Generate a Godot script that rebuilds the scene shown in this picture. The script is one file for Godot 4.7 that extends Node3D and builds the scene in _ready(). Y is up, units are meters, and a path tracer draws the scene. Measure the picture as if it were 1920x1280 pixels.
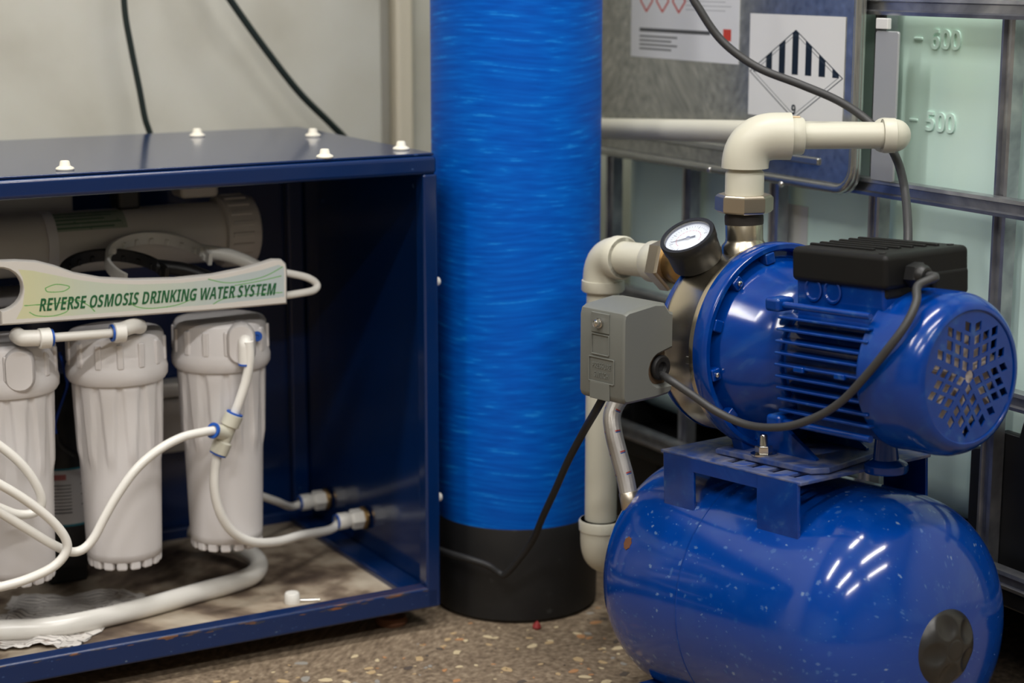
extends Node3D
# A corner of a pump room: a metal cabinet with a water filter unit, a blue filter vessel, a caged bulk tank and a pump on a pressure tank.

const F := 3500.0          # focal length in pixels of the 1920 x 1280 frame
const CAM := Vector3(0, 0.82, 0)
var cam_basis: Basis
var used := {}
var mats := {}
var rng := RandomNumberGenerator.new()

# ------------------------------------------------------------------ mesh builder
class MB:
	var v := PackedVector3Array()
	var n := PackedVector3Array()
	var t := PackedVector2Array()
	var i := PackedInt32Array()

	func vert(p: Vector3, nn: Vector3, uv := Vector2.ZERO) -> int:
		v.append(p); n.append(nn); t.append(uv)
		return v.size() - 1

	func tri(a: int, b: int, c: int) -> void:
		var g := (v[b] - v[a]).cross(v[c] - v[a])
		if g.dot(n[a] + n[b] + n[c]) > 0.0:
			i.append_array(PackedInt32Array([a, c, b]))
		else:
			i.append_array(PackedInt32Array([a, b, c]))

	func quad(a: int, b: int, c: int, d: int) -> void:
		tri(a, b, c); tri(a, c, d)

	func flat(p: Array, nn: Vector3) -> void:
		var k := []
		for q in p: k.append(vert(q, nn))
		for j in range(1, k.size() - 1): tri(k[0], k[j], k[j + 1])

	# profile of Vector2(radius, height) about local Y; it runs upwards on the outside
	func lathe(prof: Array, xf := Transform3D.IDENTITY, seg := 32, flutes := 0, crease := 0.7) -> MB:
		var m := prof.size()
		var sn := []
		var acc := [0.0]
		for k in m - 1:
			var d: Vector2 = prof[k + 1] - prof[k]
			sn.append(Vector2(d.y, -d.x).normalized())
			acc.append(acc[k] + d.length())
		var whole: float = maxf(acc[m - 1], 1e-6)
		for k in m - 1:
			var n0: Vector2 = sn[k]
			var n1: Vector2 = sn[k]
			if k > 0 and sn[k - 1].dot(sn[k]) > crease: n0 = (sn[k - 1] + sn[k]).normalized()
			if k < m - 2 and sn[k + 1].dot(sn[k]) > crease: n1 = (sn[k + 1] + sn[k]).normalized()
			var first := v.size()
			for j in seg + 1:
				var a := TAU * j / seg
				var c := cos(a)
				var s := sin(a)
				for e in 2:
					var p: Vector2 = prof[k + e]
					var q: Vector2 = n0 if e == 0 else n1
					var rr := p.x
					if flutes > 0: rr = fluted(p.x, p.y, a, flutes)
					vert(xf * Vector3(rr * c, p.y, rr * s), (xf.basis * Vector3(q.x * c, q.y, q.x * s)).normalized(), Vector2(float(j) / seg, acc[k + e] / whole))
			for j in seg:
				var o := first + j * 2
				quad(o, o + 1, o + 3, o + 2)
		return self

	func fluted(r: float, y: float, a: float, count: int) -> float:   # tapering ribs on the shoulder of a filter bowl
		if y < -0.225 or y > -0.012: return r
		var top := clampf((y + 0.118) / 0.1, 0, 1)
		var c := absf(fposmod(a / TAU * count, 1.0) - 0.5) * 2.0
		return r + 0.0028 * smoothstep(0.62 - 0.4 * top, 0.75 - 0.4 * top, c) * smoothstep(0.0, 0.25, top)

	func recompute() -> MB:   # smooth normals from the faces, for warped surfaces
		var sum := {}
		for k in range(0, i.size(), 3):
			var g := -(v[i[k + 1]] - v[i[k]]).cross(v[i[k + 2]] - v[i[k]])
			for e in 3:
				var key := (v[i[k + e]] * 20000.0).round()
				sum[key] = sum.get(key, Vector3.ZERO) + g
		for k in v.size():
			var q: Vector3 = sum.get((v[k] * 20000.0).round(), n[k])
			if q.length() > 1e-12 and q.normalized().dot(n[k]) > 0.2: n[k] = q.normalized()
		return self

	func tube(pts: Array, r: float, seg := 10, r_end := -1.0, caps := true) -> MB:
		var m := pts.size()
		var dir: Vector3 = (pts[1] - pts[0]).normalized()
		var side := dir.cross(Vector3.UP if absf(dir.y) < 0.9 else Vector3.RIGHT).normalized()
		var first := v.size()
		var run := 0.0
		for k in m:
			var d2: Vector3 = (pts[mini(k + 1, m - 1)] - pts[maxi(k - 1, 0)]).normalized()
			var ax := dir.cross(d2)
			if ax.length() > 1e-6: side = side.rotated(ax.normalized(), dir.angle_to(d2))
			dir = d2
			side = (side - dir * side.dot(dir)).normalized()
			var up := dir.cross(side)
			if k > 0: run += (pts[k] - pts[k - 1]).length()
			var rr := r if r_end < 0 else lerpf(r, r_end, float(k) / (m - 1))
			for j in seg + 1:
				var a := TAU * j / seg
				var o := side * cos(a) + up * sin(a)
				vert(pts[k] + o * rr, o, Vector2(float(j) / seg, run))
		for k in m - 1:
			for j in seg:
				var o := first + k * (seg + 1) + j
				quad(o, o + 1, o + seg + 2, o + seg + 1)
		if caps:
			for e in 2:
				var k := 0 if e == 0 else m - 1
				var nn: Vector3 = (pts[0] - pts[1]).normalized() if e == 0 else (pts[m - 1] - pts[m - 2]).normalized()
				var c := vert(pts[k], nn)
				var ring := []
				for j in seg + 1: ring.append(vert(v[first + k * (seg + 1) + j], nn))
				for j in seg: tri(c, ring[j], ring[j + 1])
		return self

	func rbox(size: Vector3, b: float, xf := Transform3D.IDENTITY, k := 1) -> MB:
		var h := size / 2
		b = minf(b, minf(h.x, minf(h.y, h.z)) * 0.999)
		for f in 6:
			var ax := f / 2
			var sg := 1.0 if f % 2 == 0 else -1.0
			var u := (ax + 1) % 3
			var w := (ax + 2) % 3
			var first := v.size()
			var cu := []
			var cw := []
			for e in k + 1:
				cu.append(-h[u] + b * tan(PI / 4 * e / k) if k > 1 else (-h[u] + b * e))
				cw.append(-h[w] + b * tan(PI / 4 * e / k) if k > 1 else (-h[w] + b * e))
			for e in range(k, -1, -1):
				cu.append(-cu[e]); cw.append(-cw[e])
			var m := cu.size()
			for p in m:
				for q in m:
					var pt := Vector3.ZERO
					pt[ax] = sg * h[ax]; pt[u] = cu[p]; pt[w] = cw[q]
					var inner := pt.clamp(-(h - Vector3.ONE * b), h - Vector3.ONE * b)
					var d := (pt - inner).normalized()
					vert(xf * (inner + d * b), (xf.basis * d).normalized(), Vector2(cu[p] / size[u] + 0.5, 0.5 - cw[q] / size[w]))
			for p in m - 1:
				for q in m - 1:
					var o := first + p * m + q
					quad(o, o + m, o + m + 1, o + 1)
		return self

	# outline in XY, extruded from z = 0 to z = d, with a chamfer on both rims
	func extr(poly: PackedVector2Array, d: float, bevel := 0.0, xf := Transform3D.IDENTITY, box := Rect2()) -> MB:
		var pl := poly.duplicate()
		if Geometry2D.is_polygon_clockwise(pl): pl.reverse()   # y-up counter-clockwise
		var m := pl.size()
		var area := 0.0
		for k in m: area += pl[k].cross(pl[(k + 1) % m])
		if area < 0: pl.reverse()
		if box.size == Vector2.ZERO:
			box = Rect2(pl[0], Vector2.ZERO)
			for q in pl: box = box.expand(q)
		var en := []
		for k in m:
			var e := (pl[(k + 1) % m] - pl[k]).normalized()
			en.append(Vector2(e.y, -e.x))
		var inset := PackedVector2Array()
		for k in m:
			var a: Vector2 = en[(k + m - 1) % m]
			var b: Vector2 = en[k]
			var s := (a + b).normalized()
			inset.append(pl[k] - s * bevel / maxf(0.5, s.dot(b)))
		var tr := Geometry2D.triangulate_polygon(inset)
		for e in 2:
			var z := 0.0 if e == 0 else d
			var nn := Vector3(0, 0, -1) if e == 0 else Vector3(0, 0, 1)
			var o := v.size()
			for q in inset: vert(xf * Vector3(q.x, q.y, z), (xf.basis * nn).normalized(), Vector2((q.x - box.position.x) / box.size.x, 1 - (q.y - box.position.y) / box.size.y))
			for k in range(0, tr.size(), 3): tri(o + tr[k], o + tr[k + 1], o + tr[k + 2])
		var rings := [[inset, 0.0, -0.7], [pl, bevel, 0.0], [pl, d - bevel, 0.0], [inset, d, 0.7]] if bevel > 0 else [[pl, 0.0, 0.0], [pl, d, 0.0]]
		for k in m:
			var k2 := (k + 1) % m
			var a: Vector2 = en[k]
			var b: Vector2 = en[k]
			if en[(k + m - 1) % m].dot(en[k]) > 0.75: a = (en[(k + m - 1) % m] + en[k]).normalized()
			if en[k2].dot(en[k]) > 0.75: b = (en[k2] + en[k]).normalized()
			for e in rings.size() - 1:
				var r0: Array = rings[e]
				var r1: Array = rings[e + 1]
				var n0 := Vector3(a.x, a.y, r0[2]).normalized()
				var n1 := Vector3(b.x, b.y, r0[2]).normalized()
				var n2 := Vector3(b.x, b.y, r1[2]).normalized()
				var n3 := Vector3(a.x, a.y, r1[2]).normalized()
				quad(vert(xf * Vector3(r0[0][k].x, r0[0][k].y, r0[1]), xf.basis * n0), vert(xf * Vector3(r0[0][k2].x, r0[0][k2].y, r0[1]), xf.basis * n1), vert(xf * Vector3(r1[0][k2].x, r1[0][k2].y, r1[1]), xf.basis * n2), vert(xf * Vector3(r1[0][k].x, r1[0][k].y, r1[1]), xf.basis * n3))
		return self

	func mesh() -> ArrayMesh:
		var a := []
		a.resize(Mesh.ARRAY_MAX)
		a[Mesh.ARRAY_VERTEX] = v
		a[Mesh.ARRAY_NORMAL] = n
		a[Mesh.ARRAY_TEX_UV] = t
		a[Mesh.ARRAY_INDEX] = i
		var out := ArrayMesh.new()
		out.add_surface_from_arrays(Mesh.PRIMITIVE_TRIANGLES, a)
		return out

# ------------------------------------------------------------------ small helpers
func mb() -> MB: return MB.new()

func at(x: float, y: float, z := 0.0) -> Transform3D: return Transform3D(Basis.IDENTITY, Vector3(x, y, z))

func axis(from: Vector3, dir: Vector3) -> Transform3D:   # local Y along dir
	var y := dir.normalized()
	var x := y.cross(Vector3(0.31, 0.2, 0.93)).normalized()
	return Transform3D(Basis(x, y, x.cross(y)), from)

func numbered(called: String) -> String:
	used[called] = used.get(called, -1) + 1
	return called if used[called] == 0 else "%s_%03d" % [called, used[called]]

func thing(called: String, label: String, category: String, where := Transform3D.IDENTITY, group := "") -> Node3D:
	var o := Node3D.new()
	o.name = numbered(called)
	add_child(o, true)
	o.transform = where
	return tag(o, label, category, group)

func tag(o: Node3D, label: String, category: String, group := "") -> Node3D:
	o.set_meta("label", label)
	o.set_meta("category", category)
	if group: o.set_meta("group", group)
	return o

func part(parent: Node, called: String, b, m: Material, where := Transform3D.IDENTITY, label := "") -> MeshInstance3D:
	var o := MeshInstance3D.new()
	o.mesh = b.mesh() if b is MB else b
	o.name = numbered(called) if parent == self else called
	o.material_override = null
	for s in o.mesh.get_surface_count(): o.set_surface_override_material(s, m)
	parent.add_child(o, true)
	o.transform = where
	if label: o.set_meta("label", label)
	return o

func struct(called: String, b, m: Material) -> MeshInstance3D:
	var o := part(self, called, b, m)
	o.set_meta("kind", "structure")
	return o

# pixels of the photograph to directions and points
func ray(x: float, y: float) -> Vector3: return cam_basis * Vector3((x - 960) / F, -(y - 640) / F, -1)
func pd(x: float, y: float, depth: float) -> Vector3: return CAM + ray(x, y) * depth
func py(x: float, y: float, h: float) -> Vector3:
	var d := ray(x, y)
	return CAM + d * (h - CAM.y) / d.y
func pz(x: float, y: float, z: float) -> Vector3:
	var d := ray(x, y)
	return CAM + d * (z - CAM.z) / d.z
func px(x: float, y: float, wx: float) -> Vector3:
	var d := ray(x, y)
	return CAM + d * (wx - CAM.x) / d.x
func heading(deg: float) -> Vector3:   # level direction, clockwise from where the camera looks
	var f := Vector3(cos(deg_to_rad(60.5)), 0, -sin(deg_to_rad(60.5)))
	var r := Vector3(-f.z, 0, f.x)
	return f * cos(deg_to_rad(deg)) + r * sin(deg_to_rad(deg))

func smooth(pts: Array, sub := 8) -> Array:
	var out := []
	for k in pts.size() - 1:
		var a: Vector3 = pts[maxi(k - 1, 0)]
		var b: Vector3 = pts[k]
		var c: Vector3 = pts[k + 1]
		var d: Vector3 = pts[mini(k + 2, pts.size() - 1)]
		for s in sub: out.append(b.cubic_interpolate(c, a, d, float(s) / sub))
	out.append(pts[-1])
	return out

func bend(a: Vector3, corner: Vector3, b: Vector3, r: float, sub := 8) -> Array:   # straight, quarter round, straight
	var da := (a - corner).normalized()
	var db := (b - corner).normalized()
	var p := corner + da * r
	var q := corner + db * r
	var out := [a]
	for k in sub + 1:
		var s := float(k) / sub
		out.append(p.lerp(corner, s).lerp(corner.lerp(q, s), s))
	out.append(b)
	return out

func hexagon(r: float) -> PackedVector2Array:
	var out := PackedVector2Array()
	for k in 6: out.append(Vector2.from_angle(TAU * k / 6 + 0.26) * r)
	return out

func ngon(n: int, r: float, a: float) -> PackedVector2Array:
	var out := PackedVector2Array()
	for k in n: out.append(Vector2.from_angle(TAU * k / n + a) * r)
	return out

func rect(w: float, h: float, r := 0.0, sub := 4) -> PackedVector2Array:
	if r <= 0: return PackedVector2Array([Vector2(-w / 2, -h / 2), Vector2(w / 2, -h / 2), Vector2(w / 2, h / 2), Vector2(-w / 2, h / 2)])
	var out := PackedVector2Array()
	for c in 4:
		var o := Vector2((w / 2 - r) * (1 if c == 0 or c == 3 else -1), (h / 2 - r) * (1 if c < 2 else -1))
		for k in sub + 1: out.append(o + Vector2.from_angle(PI / 2 * (c + float(k) / sub)) * r)
	return out

func text_mesh(s: String, size: float, depth: float) -> TextMesh:
	var f := SystemFont.new()
	f.font_names = PackedStringArray(["Droid Sans"])
	f.font_weight = 700
	var t := TextMesh.new()
	t.font = f
	t.text = s
	t.font_size = 32
	t.pixel_size = size / 32.0
	t.depth = depth
	return t

# ------------------------------------------------------------------ materials
func mat(key: String, col: Color, rough := 0.5, metal := 0.0, coat := 0.0) -> StandardMaterial3D:
	if mats.has(key): return mats[key]
	var m := StandardMaterial3D.new()
	m.resource_name = key
	m.albedo_color = col
	m.roughness = rough
	m.metallic = metal
	if coat > 0:
		m.clearcoat_enabled = true
		m.clearcoat = coat
		m.clearcoat_roughness = 0.08
	mats[key] = m
	return m

func noise_tex(sd: int, freq: float, ramp: Array, size := 512, stretch := Vector2.ONE, oct := 5) -> ImageTexture:
	# ramp: [[position, Color], ...]; the picture wraps around
	var f := FastNoiseLite.new()
	f.seed = sd
	f.noise_type = FastNoiseLite.TYPE_SIMPLEX_SMOOTH
	f.frequency = freq
	f.fractal_octaves = oct
	f.fractal_type = FastNoiseLite.FRACTAL_FBM
	var g := Gradient.new()
	g.offsets = PackedFloat32Array(ramp.map(func(a): return a[0]))
	g.colors = PackedColorArray(ramp.map(func(a): return a[1]))
	var im := Image.create_empty(size, size, false, Image.FORMAT_RGB8)
	for y in size:
		for x in size:
			var u := TAU * x / size
			var w := TAU * y / size
			var q := f.get_noise_3d(cos(u) * size / TAU * stretch.x, sin(u) * size / TAU * stretch.x + cos(w) * size / TAU * stretch.y, sin(w) * size / TAU * stretch.y)
			im.set_pixel(x, y, g.sample(clampf(q * 0.9 + 0.5, 0, 1)))
	return ImageTexture.create_from_image(im)

func specks(im: Image, count: int, rmax: float, cols: Array, sd: int, region := Rect2(0, 0, 1, 1), tall := 1.0) -> void:
	var g := RandomNumberGenerator.new()
	g.seed = sd
	var w := im.get_width()
	var h := im.get_height()
	for k in count:
		var cx := (region.position.x + g.randf() * region.size.x) * w
		var cy := (region.position.y + g.randf() * region.size.y) * h
		var r := rmax * (0.25 + 0.75 * pow(g.randf(), 3.0))
		var c: Color = cols[g.randi() % cols.size()]
		var st := g.randf_range(0.25, 0.8)
		var ph := g.randf() * TAU
		for yy in range(int(cy - r * tall) - 1, int(cy + r * tall) + 2):
			for xx in range(int(cx - r) - 1, int(cx + r) + 2):
				var d := Vector2(xx - cx, (yy - cy) / tall)
				if d.length() < r * (0.78 + 0.13 * sin(d.angle() * 2 + ph) + 0.1 * sin(d.angle() * 5 + ph * 3)):
					var X := posmod(xx, w)
					var Y := clampi(yy, 0, h - 1)
					im.set_pixel(X, Y, im.get_pixel(X, Y).lerp(c, st))

func image(w: int, h: int, c: Color) -> Image:
	var im := Image.create_empty(w, h, false, Image.FORMAT_RGB8)
	im.fill(c)
	return im

func draw_poly(im: Image, poly: PackedVector2Array, c: Color) -> void:
	var b := Rect2(poly[0], Vector2.ZERO)
	for q in poly: b = b.expand(q)
	for y in range(maxi(0, int(b.position.y)), mini(im.get_height(), int(b.end.y) + 1)):
		for x in range(maxi(0, int(b.position.x)), mini(im.get_width(), int(b.end.x) + 1)):
			if Geometry2D.is_point_in_polygon(Vector2(x + 0.5, y + 0.5), poly): im.set_pixel(x, y, c)

func draw_line(im: Image, a: Vector2, b: Vector2, w: float, c: Color) -> void:
	var s := (b - a).normalized().orthogonal() * w / 2
	draw_poly(im, PackedVector2Array([a + s, b + s, b - s, a - s]), c)

func textured(key: String, tex: Texture2D, rough := 0.5, metal := 0.0, coat := 0.0, tri := 0.0, col := Color.WHITE) -> StandardMaterial3D:
	if mats.has(key): return mats[key]
	var m := mat(key, col, rough, metal, coat)
	m.albedo_texture = tex
	if tri > 0:
		m.uv1_triplanar = true
		m.uv1_world_triplanar = true
		m.uv1_scale = Vector3.ONE * tri
	return m

func grain(m: StandardMaterial3D, tex: Texture2D, depth_cm: float) -> StandardMaterial3D:
	m.heightmap_enabled = true
	m.heightmap_texture = tex
	m.heightmap_scale = depth_cm
	return m

func rgb8(r: int, g: int, b: int) -> Color: return Color8(r, g, b)

# ------------------------------------------------------------------ scene
const PUMP_O := Vector3(1.19, 0.16, -1.493)
var PT: Transform3D

func _ready() -> void:
	# --- camera
	var c := Camera3D.new()
	c.name = "camera"
	add_child(c)
	c.position = CAM
	c.rotation_degrees = Vector3(-11.5, -29.5, 0)
	c.fov = rad_to_deg(2 * atan(640.0 / F))
	c.near = 0.05
	c.far = 50
	var ca := CameraAttributesPhysical.new()
	ca.frustum_focal_length = 12.0 / tan(deg_to_rad(c.fov / 2))
	ca.frustum_focus_distance = 1.95
	ca.exposure_aperture = 4.2
	ca.auto_exposure_enabled = false
	c.attributes = ca
	c.current = true
	cam_basis = c.basis
	# --- surroundings: a closed room, so the sky gives nothing
	var e := Environment.new()
	e.background_mode = Environment.BG_COLOR
	e.background_color = Color.BLACK
	e.tonemap_mode = Environment.TONE_MAPPER_LINEAR
	e.tonemap_exposure = 1.0
	e.sdfgi_enabled = true
	e.ssao_enabled = true
	e.ssil_enabled = true
	var we := WorldEnvironment.new()
	we.name = "surroundings"
	we.environment = e
	add_child(we)
	# --- lamps: two rows of ceiling battens, read from their reflections in the pressure tank
	var k := 0
	for z in [-1.4, -0.05, 1.25]:
		for x in [-0.95, 0.95]:
			ceiling_lamp(Vector3(x, 2.8, z), 2.65, ["first", "second", "third"][k / 2] + " batten lamp from the back wall, row " + ["beyond the cabinet", "over the pump"][k % 2])
			k += 1
	rng.seed = 7
	var y := Vector3(-0.006, 0.999, -0.052).normalized()
	var zz := Vector3(0.113, 0.052, 0.992).normalized()
	var xx := y.cross(zz).normalized()
	y = zz.cross(xx)
	PT = Transform3D(Basis(xx, y, zz), PUMP_O)
	make_materials()
	room()
	cabinet()
	filter_vessel()
	bulk_tank()
	pressure_tank()
	pump()
	pipes()
	filter_unit()
	loose_things()
	cables()

func ceiling_lamp(p: Vector3, energy: float, label: String) -> void:
	var col := Color(1.0, 0.992, 0.98)
	var t := thing("ceiling_lamp", label, "lamp", Transform3D(Basis.IDENTITY, p), "ceiling lamps")
	part(t, "housing", mb().rbox(Vector3(1.24, 0.05, 0.2), 0.008, at(0, -0.025)), mat("lamp_housing", rgb8(225, 225, 220), 0.5))
	var g := mat("lamp_glow", rgb8(240, 240, 235), 0.4)
	g.emission_enabled = true
	g.emission = col
	g.emission_energy_multiplier = 6.0
	part(t, "diffuser", mb().rbox(Vector3(1.2, 0.012, 0.15), 0.004, at(0, -0.054)), g)
	var l := AreaLight3D.new()
	l.name = "lamp_light"
	t.add_child(l)
	l.position = Vector3(0, -0.063, 0)
	l.rotation_degrees = Vector3(-90, 0, 0)
	l.area_size = Vector2(1.18, 0.14)
	l.light_color = col
	l.light_energy = energy
	l.area_range = 12.0
	l.area_attenuation = 2.0
	l.shadow_enabled = true

func make_materials() -> void:
	var wall_t := noise_tex(3, 0.012, [[0.0, rgb8(188, 184, 170)], [0.5, rgb8(200, 197, 184)], [1.0, rgb8(206, 204, 193)]], 512)
	textured("wall", wall_t, 0.75, 0, 0, 0.7)
	var conc := noise_tex(11, 0.09, [[0.0, rgb8(94, 79, 63)], [0.35, rgb8(120, 103, 84)], [0.6, rgb8(130, 113, 93)], [1.0, rgb8(156, 139, 116)]], 1024, Vector2.ONE, 6)
	grain(textured("concrete", conc, 0.8, 0, 0, 1.1), conc, 0.15)
	var board := noise_tex(12, 0.016, [[0.0, rgb8(76, 62, 52)], [0.35, rgb8(120, 104, 88)], [0.55, rgb8(158, 143, 124)], [1.0, rgb8(182, 170, 152)]], 512, Vector2.ONE, 5)
	textured("dusty_board", board, 0.85, 0, 0, 1.4)
	# painted navy steel of the cabinet with small scuffs
	var im := image(512, 512, rgb8(3, 36, 84))
	specks(im, 26, 3.5, [rgb8(70, 90, 140), rgb8(120, 130, 160)], 4, Rect2(0, 0, 1, 1))
	textured("navy", ImageTexture.create_from_image(im), 0.2, 0, 0.35, 1.6)
	# rail with rust worn through at its upper edge
	var rail := image(1024, 64, rgb8(3, 36, 84))
	specks(rail, 120, 3.0, [rgb8(80, 96, 140), rgb8(110, 116, 130)], 5, Rect2(0, 0, 1, 1))
	specks(rail, 70, 22.0, [rgb8(158, 92, 42), rgb8(120, 76, 48)], 8, Rect2(0.1, 0.0, 0.9, 0.2), 0.3)
	textured("navy_rusty", ImageTexture.create_from_image(rail), 0.35, 0, 0.2)
	mat("rust", rgb8(112, 72, 48), 0.9)
	mat("cap_white", rgb8(236, 230, 214), 0.45)
	# wound glass fibre of the filter vessel
	var wound := noise_tex(21, 0.02, [[0.0, rgb8(0, 80, 182)], [0.45, rgb8(0, 90, 194)], [0.75, rgb8(0, 97, 201)], [0.92, rgb8(4, 106, 208)], [1.0, rgb8(24, 126, 220)]], 512, Vector2(0.4, 9.0), 3)
	var w := grain(textured("wound_blue", wound, 0.5), wound, 0.012)
	w.metallic_specular = 0.25
	w.uv1_scale = Vector3(3, 2.5, 1)
	var blk := image(512, 256, rgb8(22, 22, 23))
	specks(blk, 200, 4.0, [rgb8(52, 52, 52), rgb8(38, 37, 36)], 6)
	textured("scuffed_black", ImageTexture.create_from_image(blk), 0.55)
	mat("black_plastic", rgb8(24, 24, 25), 0.45)
	mat("black_rubber", rgb8(24, 24, 25), 0.6)
	mat("cable_grey", rgb8(52, 52, 53), 0.5)
	mat("cable_green", rgb8(24, 36, 32), 0.5)
	mat("pvc", rgb8(203, 200, 184), 0.4)
	mat("pvc_white", rgb8(232, 229, 222), 0.35)
	mat("filter_white", rgb8(218, 214, 213), 0.42)
	mat("membrane_white", rgb8(206, 200, 192), 0.4)
	mat("tube_white", rgb8(232, 229, 222), 0.3)
	mat("clip_blue", rgb8(24, 84, 176), 0.4)
	# pump and tank paint
	var dust := noise_tex(31, 0.02, [[0.0, rgb8(0, 49, 127)], [0.55, rgb8(0, 53, 133)], [0.8, rgb8(8, 60, 137)], [1.0, rgb8(46, 82, 142)]], 512, Vector2.ONE, 5)
	textured("pump_blue", dust, 0.17, 0, 0.2, 4.0).metallic_specular = 0.42
	var plate := noise_tex(32, 0.018, [[0.0, rgb8(20, 62, 146)], [0.4, rgb8(66, 84, 138)], [0.7, rgb8(96, 104, 136)], [1.0, rgb8(120, 120, 136)]], 512, Vector2.ONE, 5)
	textured("dusty_blue", plate, 0.55, 0, 0.1, 5.0)
	mat("steel", rgb8(200, 190, 170), 0.27, 1.0)
	mat("nut_steel", rgb8(196, 186, 170), 0.36, 1.0)
	mat("brass", rgb8(168, 138, 92), 0.35, 1.0)
	mat("chrome", rgb8(210, 208, 204), 0.18, 1.0)
	var galv := noise_tex(41, 0.03, [[0.0, rgb8(134, 136, 142)], [0.5, rgb8(160, 161, 166)], [1.0, rgb8(186, 186, 188)]], 256, Vector2.ONE, 4)
	textured("galvanised", galv, 0.32, 0.85, 0, 3.0)
	var hd := noise_tex(42, 0.006, [[0.0, rgb8(212, 246, 224)], [0.4, rgb8(222, 250, 238)], [0.7, rgb8(226, 252, 244)], [1.0, rgb8(230, 252, 247)]], 256, Vector2.ONE, 3)
	textured("bottle", hd, 0.4, 0, 0, 0.9)
	mat("switch_grey", rgb8(110, 112, 107), 0.45)
	mat("switch_dark", rgb8(92, 74, 56), 0.6)
	mat("terminal_black", rgb8(19, 19, 19), 0.5).metallic_specular = 0.35
	mat("paper_white", rgb8(226, 226, 224), 0.7)
	mat("hole_black", rgb8(12, 12, 13), 0.9)
	mat("fan_plastic", rgb8(214, 202, 190), 0.6)

# ------------------------------------------------------------------ room
func room() -> void:
	var fl := struct("floor", mb().rbox(Vector3(8.2, 0.12, 7.6), 0.002, at(-0.9, -0.06, 1.05)), mats.concrete)
	var tones := [mat("chip_cream", rgb8(208, 190, 154), 0.6), mat("chip_beige", rgb8(188, 162, 122), 0.6), mat("chip_grey", rgb8(150, 146, 138), 0.6), mat("chip_ochre", rgb8(182, 134, 92), 0.6), mat("chip_dark", rgb8(84, 74, 66), 0.7)]
	var shapes := []
	for k in 7:
		var p := PackedVector2Array()
		for j in 9: p.append(Vector2.from_angle(TAU * j / 9) * Vector2(1.0, 0.62) * rng.randf_range(0.72, 1.1))
		shapes.append(mb().extr(p, 1.0, 0.12, Transform3D(Basis(Vector3(1, 0, 0), Vector3(0, 0, -1), Vector3(0, 1, 0)), Vector3.ZERO)).mesh())
	var done := 0
	while done < 290:
		var q := py(rng.randf_range(-40, 1290), rng.randf_range(1130, 1330), 0.0)
		if q.z < -1.96 and q.x < 1.05: continue
		if Vector2(q.x - 1.159, q.z + 2.038).length() < 0.115: continue
		var s := 0.0022 + 0.0075 * pow(rng.randf(), 2.6)
		var tone: int = [0, 0, 0, 1, 1, 1, 2, 3, 4][rng.randi() % 9]
		part(fl, "stone_chip", shapes[rng.randi() % 7], tones[tone], Transform3D(Basis(Vector3.UP, rng.randf() * TAU).scaled(Vector3(s, 0.0005, s)), q))
		done += 1
	struct("ceiling", mb().rbox(Vector3(8.2, 0.12, 7.6), 0.002, at(-0.9, 2.86, 1.05)), mat("ceiling_white", rgb8(226, 224, 216), 0.9))
	struct("wall_back", mb().rbox(Vector3(6.2, 3.0, 0.1), 0.003, at(-1.905, 1.4, -2.55)), mats.wall)
	struct("wall_corner", mb().rbox(Vector3(1.7, 3.0, 0.1), 0.003, at(2.05, 1.4, -2.585)), mats.wall)
	struct("wall_right", mb().rbox(Vector3(0.1, 3.0, 7.6), 0.003, at(2.9, 1.4, 1.05)), mats.wall)
	struct("wall_left", mb().rbox(Vector3(0.1, 3.0, 7.6), 0.003, at(-4.95, 1.4, 1.05)), mats.wall)
	struct("wall_front", mb().rbox(Vector3(8.2, 3.0, 0.1), 0.003, at(-0.9, 1.4, 4.75)), mats.wall)
	struct("trim_1", mb().rbox(Vector3(0.028, 2.8, 0.03), 0.006, at(1.234, 1.4, -2.515), 2), mat("trim_beige", rgb8(214, 205, 184), 0.55))

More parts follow.
